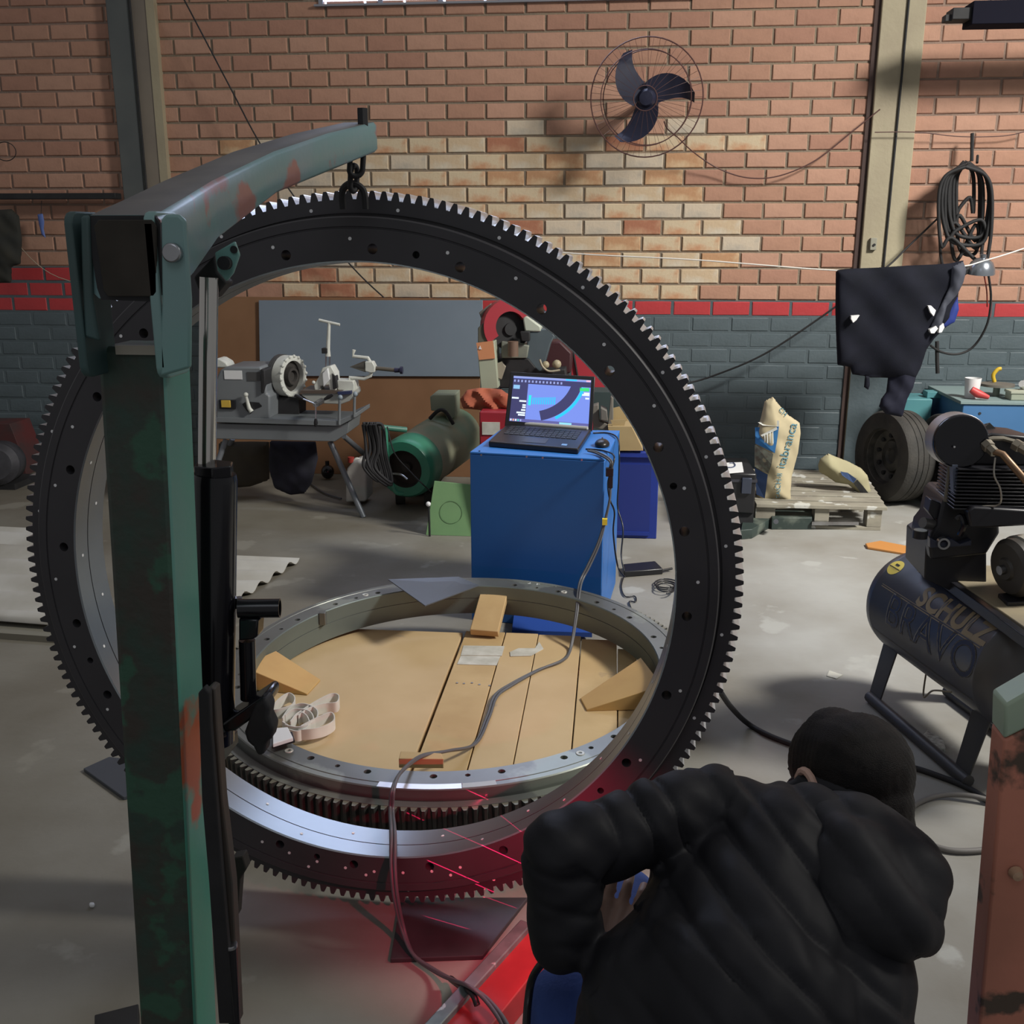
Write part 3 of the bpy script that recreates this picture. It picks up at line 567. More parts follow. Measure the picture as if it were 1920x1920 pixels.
# right foreground post
M_post = mat('post_rust_red', (0.62,0.24,0.16), (0.50,0.20,0.13), rough=0.6, ns=6, c3=(0.10,0.07,0.05), t3=0.60, s3=7, bump=0.1)
po = thing('machine_post', 'rusty orange red steel post with pale green top at the right edge', 'post', at(1890, 1900, 1.3))
MB().prism(pp([(1883,1388), (1990,1335), (1990,2300), (1806,2300), (1836,1920), (1868,1560)], 1.3), (0, 0.05, 0)).obj('post_body', M_post, po, bev=0.004)
MB().prism(pp([(1885,1322), (1990,1262), (1990,1334), (1883,1387)], 1.3), (0, 0.05, 0)).obj('post_top', mat('pale_green_paint', (0.42,0.52,0.38), (0.34,0.44,0.33), rough=0.5, ns=7), po, bev=0.004)
MB().lathe([(0, 0.012), (0.007, 0.010), (0.010, 0)], at(1904, 1636, 1.298), (0, -1, 0), 16).obj('post_bolt', mat('brass_bolt', (0.5,0.32,0.2), rough=0.5), po)

# ------------------------------------------------------------------ blue cabinet, laptop
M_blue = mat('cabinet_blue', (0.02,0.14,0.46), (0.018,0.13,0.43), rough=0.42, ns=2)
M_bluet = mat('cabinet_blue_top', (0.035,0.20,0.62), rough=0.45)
cb = thing('cabinet', 'bright blue metal cabinet with a laptop on top', 'cabinet', (-0.27, 4.35, 0))
T = [on(881,848,0.74), on(1134,862,0.74), on(1162,808,0.74), on(940,805,0.74)]
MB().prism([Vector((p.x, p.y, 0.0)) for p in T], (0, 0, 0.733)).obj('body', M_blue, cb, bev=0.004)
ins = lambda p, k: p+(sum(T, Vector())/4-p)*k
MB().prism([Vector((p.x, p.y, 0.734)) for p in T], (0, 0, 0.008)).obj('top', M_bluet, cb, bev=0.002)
for x, y in ((899,846), (1127,856), (1150,816)): p = on(x, y, 0.743); MB().cyl(p, p+Vector((0,0,0.002)), 0.004, n=10).obj('screw', M_blkm, cb)
for x, y in ((903,852), (988,855), (1018,857), (1091,861)): p = on(x, y, 0.738); p.y -= 0.012; MB().cyl(p, p-Vector((0, 0.003, 0)), 0.004, n=10).obj('screw', M_steel, cb)
zt2 = 0.7425
lp = thing('laptop', 'open black laptop showing a blue scan of a gear ring on the blue cabinet', 'laptop', on(1010, 830, zt2))
B = [on(916,838,zt2), on(1084,852,zt2), on(1108,815,zt2), on(952,803,zt2)]
MB().prism([Vector(p) for p in B], (0, 0, 0.024)).obj('base', M_blk, lp, bev=0.005)
kz = zt2+0.0245
def lerp4(u, v, z): a = B[0].lerp(B[1], u); b = B[3].lerp(B[2], u); p = a.lerp(b, v); return Vector((p.x, p.y, z))
kb = MB()
for r in range(5):
    for c in range(14):
        u0 = 0.08+c*0.06; v0 = 0.42+r*0.09; kb.prism([lerp4(u0, v0, kz), lerp4(u0+0.05, v0, kz), lerp4(u0+0.05, v0+0.07, kz), lerp4(u0, v0+0.07, kz)], (0, 0, 0.002))
stuff(kb.obj('keys', mat('key_black', (0.03,0.03,0.03), rough=0.5), lp, smooth=0))
MB().prism([lerp4(0.36, 0.1, kz), lerp4(0.62, 0.1, kz), lerp4(0.62, 0.34, kz), lerp4(0.36, 0.34, kz)], (0, 0, 0.0006)).obj('touchpad', mat('touchpad', (0.05,0.05,0.055), rough=0.4), lp)
MB().prism([lerp4(0.80, 0.08, kz), lerp4(0.86, 0.08, kz), lerp4(0.86, 0.16, kz), lerp4(0.80, 0.16, kz)], (0, 0, 0.0006)).obj('sticker', mat('sticker_blue', (0.2,0.4,0.75), rough=0.4), lp)
hinge0, hinge1 = B[3]+Vector((0, 0, 0.026)), B[2]+Vector((0, 0, 0.026))
hinge1.y += 0.0
MB().tube([hinge0.lerp(hinge1, 0.04), hinge0.lerp(hinge1, 0.96)], 0.011, 12).obj('hinge', mat('silver_plastic', (0.45,0.45,0.43), rough=0.4), lp)
Ys = (B[3].y+B[2].y)/2+0.02
lidc = [at(946,800,Ys), at(1110,813,Ys), at(1116,706,Ys+0.06), at(957,697,Ys+0.06)]
nl = (lidc[1]-lidc[0]).cross(lidc[3]-lidc[0]).normalized(); nl = -nl if nl.y > 0 else nl
MB().prism(lidc, -nl*0.011).obj('lid', M_blk, lp, bev=0.003)
def lid(u, v, off=0.0008): a = lidc[0].lerp(lidc[1], u); b = lidc[3].lerp(lidc[2], u); return a.lerp(b, v)+nl*off
def lquad(u0, v0, u1, v1, m, name, off, par): return MB().add([tuple(lid(*q, off)) for q in ((u0,v0), (u1,v0), (u1,v1), (u0,v1))], [(0,1,2,3)]).obj(name, m, par, smooth=0)
def em(n, c, e): return mat(n, (0.01,0.01,0.01), rough=0.3, emit=c, es=e)
scr = lquad(0.045, 0.11, 0.955, 0.93, em('screen_blue', (0.17,0.25,0.72), 1.15), 'screen', 0.001, lp)
Mw = em('screen_white', (0.75,0.85,1.0), 1.1); Md = em('screen_dark', (0.045,0.045,0.14), 1.0); Mc = em('screen_cyan', (0.02,0.55,0.95), 1.1); Ml = em('screen_light', (0.3,0.36,0.72), 1.0)
lquad(0.045, 0.80, 0.955, 0.89, Md, 'toolbar', 0.0012, scr); lquad(0.045, 0.90, 0.955, 0.93, Ml, 'title_bar', 0.0012, scr)
lquad(0.045, 0.11, 0.225, 0.80, Md, 'side_panel', 0.0012, scr)
lquad(0.045, 0.11, 0.955, 0.165, em('screen_task', (0.12,0.12,0.36), 1.0), 'task_bar', 0.0013, scr)
for k in range(14): lquad(0.055+k*0.042, 0.825, 0.075+k*0.042, 0.865, Ml, 'icon', 0.0014, scr)
for k, c in enumerate([(0.9,0.9,1), (0.9,0.5,0.3), (1,1,1), (0.1,0.7,0.6), (0.4,0.5,0.9)]): lquad(0.055+k*0.028, 0.12, 0.072+k*0.028, 0.155, em('task_%d' % k, c, 0.9), 'icon', 0.0015, scr)
lquad(0.66, 0.90, 0.79, 0.925, Mc, 'button', 0.0014, scr); lquad(0.90, 0.895, 0.95, 0.925, em('screen_pink', (0.9,0.5,0.7), 1.0), 'button', 0.0014, scr)
lquad(0.62, 0.115, 0.76, 0.155, em('screen_lightcyan', (0.3,0.75,0.95), 1.0), 'button', 0.0015, scr); lquad(0.83, 0.73, 0.94, 0.79, em('screen_green', (0.05,0.75,0.2), 1.0), 'button', 0.0014, scr)
for v, u in ((0.68, .88), (0.65, .86), (0.59, .90)): lquad(u, v, 0.945, v+0.03, Mw, 'field', 0.0014, scr)
for v, u0, u1 in ((0.52,.05,.13), (0.47,.14,.22), (0.40,.18,.22), (0.36,.18,.22), (0.31,.17,.22), (0.26,.12,.22), (0.22,.14,.22)): lquad(u0, v, u1, v+0.03, Mw, 'field', 0.0014, scr)
lquad(0.055, 0.70, 0.13, 0.77, em('screen_logo', (0.3,0.6,0.95), 0.9), 'icon', 0.0014, scr)
lquad(0.245, 0.42, 0.275, 0.60, em('screen_teal', (0.02,0.75,0.75), 1.1), 'graph_bar', 0.0016, scr)
def arc(cx, cy, r0, r1, a0, a1, m, name, off, k=18):
    vs = []
    for i in range(k+1): a = math.radians(a0+(a1-a0)*i/k); vs += [tuple(lid(cx+r0*math.cos(a), cy+r0*math.sin(a)*1.45, off)), tuple(lid(cx+r1*math.cos(a), cy+r1*math.sin(a)*1.45, off))]
    MB().add(vs, [(2*i, 2*i+1, 2*i+3, 2*i+2) for i in range(k)]).obj(name, m, scr, smooth=0)
arc(0.25, 1.03, 0.50, 0.62, 285, 345, Md, 'scan_ring', 0.0014); arc(0.25, 1.03, 0.625, 0.66, 300, 345, Mc, 'scan_teeth', 0.0014)
arc(0.28, 0.30, 0.0, 0.0, 0, 1, Md, 'scan_dot', 0.0014, 1)
for k in range(12): u = 0.29+k*0.023; lquad(u, 0.44+0.002*k, u+0.012, 0.56+0.003*k, Mc, 'scan_tooth', 0.0016, scr)
p = lid(0.5, 0.055, 0.001); MB().lathe([(0, 0.0006), (0.0065, 0.0006), (0.0065, 0)], p, nl, 16).obj('badge', mat('badge', (0.6,0.62,0.62), rough=0.3, metal=0.6), lp)
Mx = Matrix((( 1,0,0,p.x-0.0045), (0,0,1,p.y-0.0012), (0,1,0,p.z-0.003), (0,0,0,1)))
text('hp', 0.010, 'badge_mark', M_blk, Mx, lp)
# mouse, cables, adapter
ms = thing('mouse', 'black computer mouse beside the laptop on the blue cabinet', 'mouse', on(1130, 832, zt2))
c = on(1129, 836, zt2); q = MB(); q.ell((c.x, c.y, c.z+0.008), (0.032, 0.052, 0.022), 20); q.v = [(x, y, max(z, zt2+0.001)) for x, y, z in q.v]; q.obj('body', M_blk, ms)
MB().cyl((c.x-0.003, c.y+0.02, c.z+0.026), (c.x+0.003, c.y+0.02, c.z+0.026), 0.007, n=14).obj('wheel', M_rubber, ms)
cz = zt2+0.004
sideX = lambda x, y, Y=4.6: at(x, y, Y)
tag(cable([on(1098,842,cz), on(1118,843,cz), on(1135,846,cz), on(1142,855,cz-0.0)+Vector((0.02,0,0)), at(1147,880,4.05), at(1140,905,4.04), at(1143,935,4.03), at(1152,960,4.03), at(1150,1000,4.05), at(1158,1060,4.05), at(1172,1082,4.0)], 0.0035, 'usb_cable', M_blk), 'thin black cable running from the mouse down the cabinet side', 'cable')
tag(cable([on(1112,812,cz), on(1140,812,cz), on(1158,822,cz), at(1161,850,4.35), at(1160,900,4.35), at(1158,950,4.35), at(1168,990,4.3), at(1165,1040,4.25), at(1170,1070,4.2)], 0.0035, 'power_cable', M_blk), 'black cable hanging over the right back edge of the blue cabinet', 'cable')
pb = thing('power_brick', 'black laptop power brick on the floor right of the cabinet', 'power adapter', on(1205, 1073))
MB().prism([on(1170,1083,0.0), on(1243,1077,0.0), on(1228,1062,0.0), on(1168,1068,0.0)], (0, 0, 0.03)).obj('body', M_blk, pb, bev=0.005)
MB().cyl(on(1240,1070,0.015), on(1260,1066,0.015), 0.006, n=10).obj('strain_relief', M_blk, pb)
q = []
for k in range(34): a = k*0.62; q.append(on(1250+24*math.cos(a)*(1-0.01*k), 1092+k*0.35+9*math.sin(a), 0.008+0.0006*k))
tag(cable(q, 0.0035, 'cord_coil', M_blk, k=3), 'coiled black power cord on the floor just inside the upright ring', 'cord')
tag(cable([on(1170,1080,.01), on(1165,1100,.006), on(1172,1118,.006), on(1190,1118,.006), on(1192,1128,.006), on(1180,1128,.006), on(1183,1140,.006)], 0.003, 'black_wire', M_blk), 'thin black cord curling on the floor behind the flat ring', 'cord')
# ------------------------------------------------------------------ grey double cable over the boards to the foreground
def dcable(pts, name, m, label, r=0.0045, gap=0.009):
    P = spline(pts, 8); q = MB()
    for s in (-1, 1): q.tube([p+Vector((s*gap/2*math.cos(0.05*i), 0, 0.002*s*math.sin(0.15*i))) for i, p in enumerate(P)], r, 8)
    return tag(q.obj(name, m, smooth=60), label, 'cable')
M_cabl = mat('grey_cable', (0.10,0.105,0.115), rough=0.45)
zz = zt+0.008
SC = dcable([on(1104,845,0.756), on(1122,850,0.752), on(1136,860,0.75)+Vector((0.02,-0.05,0)), at(1143,885,3.97), at(1144,930,3.96), at(1134,978,3.95), at(1122,1020,3.93), at(1104,1060,3.9), at(1090,1088,3.86), on(1085,1112,0.275), on(1081,1150,0.22), on(1070,1215,zz), on(1055,1238,zz), on(1010,1256,zz), on(960,1283,zz), on(930,1305,zz), on(915,1345,zz), on(890,1395,zz), on(840,1408,zz+0.05), on(790,1418,0.20), on(752,1448,0.235), on(737,1480,0.245), at(734,1520,2.28), at(737,1560,2.12), at(737,1620,2.05), at(742,1680,2.02), on(755,1740,0.05), on(775,1790,0.02), on(815,1820,0.02), on(850,1838,0.05), on(880,1850,0.11), on(910,1872,0.105), on(940,1910,0.10), on(965,1960,0.08)], 'scanner_cable', M_cabl, 'grey twin cable from the cabinet over the boards to the bottom edge')
q = at(1143, 885, 3.96); MB().cbox(q, (0.03, 0.02, 0.035)).obj('connector', M_blk, SC, bev=0.003); MB().cbox(q+Vector((0.005, 0, -0.04)), (0.018, 0.018, 0.05)).obj('connector', M_blk, SC, bev=0.003)
MB().cbox(at(1134, 978, 3.94), (0.020, 0.022, 0.024)).obj('yellow_tag', mat('yellow_tag', (0.8,0.6,0.05), rough=0.5), SC)
tag(cable([on(845,1835,0.03), on(865,1850,0.06), on(885,1862,0.10), on(895,1885,0.09)], 0.007, 'black_cable', M_blk), 'short black cable crossing the steel edge of the crane leg', 'cable')
tag(cable([vw(1030,1790,1.45), vw(1000,1830,1.5), vw(990,1880,1.5), vw(985,1960,1.45)], 0.006, 'hand_cable', M_blk), 'black cable hanging from behind the left forearm', 'cable')
tag(cable([on(1350,1296,0.3), on(1370,1325,.15), on(1400,1355,.02), on(1440,1378,.01), on(1500,1400,.01), on(1600,1425,.01), on(1700,1437,.01), on(1760,1455,.01), on(1820,1480,.01), on(1870,1515,.01), on(1960,1600,.01)], 0.009, 'black_hose', M_blkm), 'black hose across the floor passing behind the head of the person', 'hose')
tag(cable([on(1960,1530,.01), on(1880,1508,.012), on(1820,1492,.02), on(1760,1492,.012), on(1715,1510,.01), on(1702,1538,.01), on(1722,1570,.01), on(1775,1593,.01), on(1840,1594,.01), on(1900,1580,.01), on(1960,1560,.01)], 0.008, 'grey_hose', mat('hose_grey', (0.16,0.15,0.14), rough=0.6)), 'grey hose lying in a loop on the floor by the right post', 'hose')

# ------------------------------------------------------------------ boards against the wall
def leaning(pts, Y, t, lean, name, m, label, cat):
    P = pp(pts, Y); zb = min(p.z for p in P); P = [Vector((p.x, p.y+(p.z-zb)*lean, 0.0 if p.z < 0.10 else p.z)) for p in P]
    return tag(MB().prism(P, (0, t, 0)).obj(name, m, bev=0.002), label, cat)
M_card = mat('hardboard', (0.25,0.13,0.065), (0.21,0.105,0.05), rough=0.75, ns=3)
leaning([(404,556), (900,560), (900,893), (404,893)], 6.84, 0.012, 0.0, 'hardboard_sheet', M_card, 'large brown hardboard sheet standing against the grey wall behind the threading machine', 'board')
leaning([(485,563), (905,563), (905,706), (487,705)], 6.82, 0.008, 0.0, 'wall_panel', mat('panel_bluegrey', (0.20,0.245,0.30), (0.17,0.215,0.265), rough=0.6, ns=2), 'blue grey panel leaning in front of the brown hardboard', 'panel')
leaning([(812,905), (905,914), (905,1010), (798,1001)], 5.40, 0.010, 0.12, 'green_board', mat('board_green', (0.20,0.36,0.16), (0.17,0.32,0.15), rough=0.7, ns=5), 'light green board leaning left of the blue cabinet', 'board')
gbd = bpy.data.objects['green_board']; pts = []
c = at(845, 962, 5.395)
for k in range(32): a = 2*PI*k/32; pts.append(Vector((c.x+0.062*math.cos(a), 5.3985+(c.z+0.062*math.sin(a))*0.12, c.z+0.062*math.sin(a))))
MB().tube(pts, 0.0010, 6, closed=True).obj('drawn_circle', mat('pencil', (0.10,0.2,0.09), rough=0.8), gbd)
q = at(803, 938, 5.36); tag(MB().ell((q.x, q.y, 0.19), (0.014, 0.014, 0.014), 16).obj('white_ball', M_whitep), 'small white ball knob at the left edge of the green board', 'knob')
tag(MB().cyl((q.x+0.0, q.y+0.02, 0.0), (q.x, q.y+0.012, 0.185), 0.006, n=10).obj('rod', M_blkm), 'thin dark rod standing under the white ball knob', 'rod')

# ------------------------------------------------------------------ pipe threading machine
M_mg = mat('machine_grey', (0.175,0.19,0.20), (0.15,0.165,0.175), rough=0.45, ns=3)
tm = thing('threading_machine', 'grey pipe threading machine with white chuck on a tray with tubular legs', 'machine', at(560, 800, 5.8))
Y = 5.72
MB().prism(pp([(404,786), (404,712), (412,694), (424,688), (488,688), (497,706), (500,738), (506,742), (506,786)], Y), (0, 0.30, 0)).obj('housing', M_mg, tm, bev=0.012)
MB().prism(pp([(488,692), (496,694), (497,720), (493,738), (489,738)], Y-0.02), (0, 0.3, 0)).obj('guard', M_blkm, tm, bev=0.006)
MB().prism(pp([(404,783), (634,789), (668,774), (668,782), (636,799), (404,792)], Y-0.03), (0, 0.34, 0)).obj('tray_rim', M_mg, tm, bev=0.003)
MB().prism(pp([(404,794), (632,799), (655,790), (652,812), (628,828), (404,823)], Y), (0, 0.28, 0)).obj('tray', M_mg, tm, bev=0.004)
MB().prism(pp([(506,745), (560,746), (560,784), (512,783)], Y+0.15), (0, 0.15, 0)).obj('bed_recess', M_blkm, tm)
pbox(MB(), 421, 695, 453, 711, Y-0.004, 0.004).obj('label_plate', M_whitep, tm); pbox(MB(), 464, 698, 487, 714, Y-0.004, 0.004).obj('label_plate', mat('dark_plate', (0.07,0.07,0.07), rough=0.4), tm)
pbox(MB(), 411, 750, 440, 767, Y-0.012, 0.012).obj('switch_box', M_blk, tm, bev=0.003); pbox(MB(), 415, 751, 431, 764, Y-0.02, 0.01).obj('switch', mat('switch_yellow', (0.6,0.40,0.06), rough=0.5), tm, bev=0.002)
MB().prism(pp([(454,758), (461,753), (485,755), (491,762), (476,768), (470,776), (462,770)], Y-0.006), (0, 0.006, 0)).obj('lever_plate', M_blk, tm)
MB().tube([at(461,742,Y-0.03), at(467,765,Y-0.02), at(472,772,Y-0.02)], [0.008, 0.012, 0.014], 12).obj('lever', M_white, tm)
MB().ell(at(461,740,Y-0.03), (0.014,)*3, 12).obj('lever_knob', M_white, tm)
MB().prism(pp([(404,672), (412,673), (424,680), (428,688), (418,690), (404,690)], Y+0.1), (0, 0.12, 0)).obj('rear_chuck', M_white, tm, bev=0.008)
# chuck wheel
c = at(543, 705, Y+0.2); ax = Vector((0.93, -0.36, 0.0)).normalized(); R = 0.122
MB().lathe([(R-0.012, 0.03), (R, 0.028), (R, -0.035), (R-0.012, -0.04), (R-0.03, -0.035), (R-0.03, 0.03), (R-0.012, 0.03)], c, ax, 40).obj('hand_chuck', M_white, tm)
MB().lathe([(0, 0.01), (0.03, 0.01), (0.035, 0.03), (0.05, 0.03), (0.055, 0.0), (R-0.03, 0.0), (R-0.03, -0.03), (0.0, -0.04)], c, ax, 32).obj('jaws', mat('jaw_dark', (0.07,0.065,0.06), rough=0.6, metal=0.4), tm)
MB().lathe([(0.0, -0.09), (R-0.02, -0.09), (R+0.004, -0.07), (R+0.004, -0.042), (0, -0.042)], c, ax, 32).obj('chuck_back', mat('dark_casting', (0.06,0.06,0.06), rough=0.6), tm)
a1 = ax.orthogonal().normalized(); a2 = ax.cross(a1)
for k in range(18):
    d = (a1*math.cos(k*2*PI/18)+a2*math.sin(k*2*PI/18)); MB().ell(c+d*(R-0.004)+ax*0.03, (0.010,)*3, 8).obj('chuck_knob', M_white, tm)
# carriage, die head and T handle
Yc = Y+0.18
MB().tube([at(598,600,Yc), at(637,609,Yc)], 0.0085, 12).obj('t_handle', M_white, tm)
MB().tube([at(617,605,Yc), at(615,655,Yc), at(615,668,Yc)], [0.009, 0.012, 0.016], 12).obj('handle_post', M_white, tm)
pbox(MB(), 603, 653, 613, 663, Yc-0.02, 0.04).obj('clamp_block', M_blkm, tm, bev=0.003)
for x in (611, 618): MB().cyl(at(x,664,Yc), at(x,692,Yc), 0.0045, n=8).obj('guide_rod', M_steel, tm)
MB().prism(pp([(590,732), (588,722), (598,706), (604,690), (620,686), (628,700), (630,718), (630,732), (618,732), (616,722), (600,724), (600,732)], Yc-0.04), (0, 0.10, 0)).obj('die_head', M_white, tm, bev=0.005)
MB().prism(pp([(604,700), (614,690), (618,712), (606,726)], Yc-0.06), (0, 0.03, 0)).obj('cam_plate', M_whitep, tm, bev=0.004)
MB().ell(at(588,717,Yc-0.06), (0.011,)*3, 10).obj('die_knob', M_white, tm)
MB().prism(pp([(622,700), (629,706), (632,728), (624,730)], Yc-0.05), (0, 0.06, 0)).obj('die_latch', M_blkm, tm, bev=0.003)
MB().prism(pp([(565,735), (660,733), (662,742), (655,752), (640,758), (585,756), (566,742)], Yc-0.06), (0, 0.2, 0)).obj('carriage', mat('carriage_grey', (0.36,0.37,0.34), rough=0.5), tm, bev=0.004)
MB().prism(pp([(563,732), (640,733), (640,738), (563,738)], Yc-0.07), (0, 0.22, 0)).obj('carriage_top', mat('brown_oily', (0.10,0.075,0.06), rough=0.4), tm)
MB().prism(pp([(628,713), (662,714), (664,722), (664,734), (636,736), (630,725)], Yc-0.02), (0, 0.12, 0)).obj('cutter_body', M_white, tm, bev=0.005)
MB().prism(pp([(632,735), (658,733), (659,739), (634,741)], Yc-0.09), (0, 0.03, 0)).obj('latch', mat('blue_steel', (0.03,0.04,0.10), rough=0.4), tm, bev=0.002)
# reamer arm
def ribbar(pts, Y, w, name, m): return MB().tube([at(x, y, Y) for x, y in pts], w, 8).obj(name, m, tm, smooth=30)
ribbar([(664,656), (662,668), (690,671), (697,684)], Yc+0.03, 0.011, 'reamer_arm', M_white); ribbar([(698,692), (694,705), (683,710), (656,708), (654,724)], Yc+0.03, 0.011, 'reamer_arm', M_white)
MB().prism(pp([(684,678), (698,678), (703,688), (702,698), (696,700), (684,696)], Yc), (0, 0.06, 0)).obj('reamer_head', M_white, tm, bev=0.005)
MB().cyl(at(656,688,Yc+0.03), at(685,687,Yc+0.03), 0.001, 0.034, n=20).obj('reamer_cone', mat('cone_steel', (0.16,0.15,0.13), rough=0.4, metal=0.6), tm)
MB().cyl(at(702,690,Yc+0.03), at(742,694,Yc+0.03), 0.012, n=14).obj('reamer_shaft', mat('shaft_brown', (0.16,0.14,0.11), rough=0.4, metal=0.5), tm)
MB().lathe([(0, 0), (0.015, 0), (0.013, 0.03), (0.022, 0.034), (0.022, 0.048), (0, 0.048)], at(740,694,Yc+0.03), (1, 0, 0), 16).obj('reamer_knob', mat('knob_navy', (0.02,0.02,0.05), rough=0.35), tm)
# hand wheel
h = at(592, 758, Y-0.10); MB().cyl(h, h+Vector((0, 0.12, 0)), 0.017, n=18).obj('wheel_hub', M_steel, tm)
for (ex, ey), (gx, gy) in (((568,748), (553,741)), ((608,749), (624,740)), ((592,785), (592,800))):
    MB().cyl(h, at(ex,ey,Y-0.11), 0.0045, n=8).obj('spoke', M_steel, tm); MB().tube([at(ex,ey,Y-0.11), at((ex+gx)/2,(ey+gy)/2,Y-0.11), at(gx,gy,Y-0.11)], [0.007, 0.012, 0.008], 10).obj('grip', M_blk, tm)
for x, y0, y1 in ((637,748,796), (665,742,782)):
    MB().cyl(at(x,y0,Y-0.03), at(x-1,y1,Y-0.03), 0.008, n=10).obj('tray_post', M_mg, tm); MB().ell(at(x+1,y0-3,Y-0.03), (0.015,)*3, 10).obj('post_knob', mat('knob_bluegrey', (0.25,0.3,0.34), rough=0.4), tm)
# legs
M_pipe = mat('galvanised', (0.20,0.22,0.24), (0.16,0.17,0.19), rough=0.45, metal=0.4, ns=9)
f0 = on(682, 970); MB().cyl(at(619,828,5.82), f0+Vector((0, 0, 0.0)), 0.017, n=14).obj('leg', M_pipe, tm)
f1 = on(745, 905, 0.0); MB().cyl(at(645,818,6.12), f1, 0.017, n=14).obj('leg', M_pipe, tm)
f2 = on(372, 965); MB().cyl(at(424,824,5.8), f2, 0.017, n=14).obj('leg', M_pipe, tm); f3 = on(400, 915); MB().cyl(at(436,822,6.1), f3, 0.017, n=14).obj('leg', M_pipe, tm)
# dark bag and things under the machine
def wrinkle(sx, sz, amp, ph=0.0): return lambda x, z: amp*(math.sin(x*sx+z*sz*0.6+ph)+0.6*math.sin(x*sx*0.53-z*sz+1.7+ph)+0.4*math.sin((x+z)*sx*1.7+ph))
tag(pillow([(506,826), (592,828), (596,860), (585,905), (572,925), (545,928), (515,915), (505,880)], 6.05, 0.12, 0.012, wrinkle(30, 14, 0.008)).obj('hanging_cloth', mat('cloth_navy_dark', (0.012,0.013,0.02), (0.02,0.02,0.035), rough=0.9, ns=9)), 'dark cloth hanging under the threading machine tray', 'cloth')
tag(pillow([(410,828), (505,828), (505,900), (470,912), (430,915), (410,900)], 6.15, 0.14, 0.016, wrinkle(24, 9, 0.008)).obj('sack', mat('sack_brown', (0.06,0.052,0.035), (0.045,0.04,0.03), rough=0.95, ns=9)), 'dull brown sack under the left end of the threading machine', 'sack')
bb = thing('dark_flask', 'small round black glossy bottle on the floor beside the white jerrycan', 'bottle', on(615, 896))
q = on(615, 899); MB().ell((q.x, q.y, 0.055), (0.045, 0.045, 0.05), 18).obj('body', M_blackgl, bb); MB().cyl((q.x, q.y, 0.09), (q.x, q.y, 0.13), 0.014, n=12).obj('neck', M_blackgl, bb)
# jerrycan
jc = thing('jerrycan', 'white plastic jerrycan on the floor behind the leg of the threading machine', 'jerrycan', on(667, 940))
Yj = 6.0
MB().prism(pp([(648,942), (648,888), (651,878), (662,866), (672,864), (685,878), (687,890), (688,936), (684,941)], Yj), (0, 0.17, 0)).obj('body', mat('jerry_white', (0.50,0.49,0.46), (0.42,0.41,0.37), rough=0.5, ns=8), jc, bev=0.012, seg=3)
MB().cyl(at(658,867,Yj+0.08), at(658,857,Yj+0.08), 0.02, n=16).obj('cap', mat('cap_red', (0.30,0.03,0.02), rough=0.5), jc)
MB().tube(spline([at(662,868,Yj+0.08), at(668,861,Yj+0.08), at(676,864,Yj+0.08), at(682,876,Yj+0.08)], 4), 0.011, 8).obj('handle', M_white, jc)
# ------------------------------------------------------------------ green welding set on a cart
M_gen = mat('generator_green', (0.16,0.27,0.19), (0.27,0.28,0.19), rough=0.5, ns=3, lo=0.3, hi=0.5); M_gen2 = mat('generator_front', (0.04,0.22,0.14), (0.035,0.19,0.12), rough=0.35, ns=6)
gn = thing('welding_set', 'green cylindrical welding generator on a hand cart by the brown hardboard', 'generator', on(760, 950))
g0 = at(757, 880, 5.85); g1 = at(858, 812, 6.72); gx = (g1-g0).normalized(); gr = 0.185; gl = (g1-g0).length
MB().lathe([(gr*0.62, 0.0), (gr*0.90, 0.0), (gr*0.97, 0.02), (gr, 0.06), (gr, 0.16)], g0, gx, 40).obj('front_ring', M_gen2, gn)
MB().lathe([(gr, 0.16), (gr*0.985, 0.165), (gr*0.985, gl*0.42), (gr*0.96, gl*0.43), (gr*0.96, gl*0.47), (gr, gl*0.48), (gr, gl*0.95), (gr*0.8, gl), (0, gl)], g0, gx, 40).obj('shell', M_gen, gn)
MB().lathe([(gr*0.62, 0.0), (gr*0.60, 0.07), (gr*0.15, 0.07), (gr*0.15, 0.03), (0, 0.03)], g0, gx, 28).obj('fan_recess', mat('recess_dark', (0.03,0.025,0.02), rough=0.8), gn)
MB().prism(pp([(806,744), (812,740), (853,740), (853,782), (840,788), (832,772), (808,770)], 6.35), (0, 0.22, 0)).obj('control_box', mat('box_sage', (0.27,0.30,0.22), (0.23,0.26,0.19), rough=0.6, ns=4), gn, bev=0.005)
MB().tube(spline([at(806,785,6.3), at(822,770,6.28), at(835,772,6.28), at(850,795,6.3)], 5), 0.012, 8).obj('bracket', M_blkm, gn)
MB().cyl(at(694,799,5.75), at(762,806,5.85), 0.017, n=14).obj('cart_handle', mat('cart_green', (0.05,0.17,0.12), rough=0.45), gn)
MB().tube(spline([at(723,803,5.78), at(725,850,5.76), at(731,895,5.75), at(742,922,5.74), at(756,926,5.76)], 6), 0.013, 12).obj('cart_tube', M_gen2, gn)
MB().tube(spline([at(735,888,5.75), at(752,890,5.72), at(764,899,5.7)], 5), 0.006, 8).obj('hook', M_steel, gn)
for x, y in ((790, 938), (735, 935)): q = on(x, y, 0.07); MB().lathe([(0, -0.03), (0.07, -0.03), (0.07, 0.03), (0, 0.03)], q+Vector((0.02, 0.15, 0)), (1, 0.2, 0), 24).obj('wheel', M_rubber, gn, bev=0.006)
MB().cbox((on(770,930,0.0)+Vector((0.05, 0.3, 0.06))), (0.2, 0.6, 0.05)).obj('cart_frame', M_blkm, gn)
cbn = thing('cable_bundle', 'dark welding cables looped over the green cart handle', 'cable', at(705, 800, 5.7))
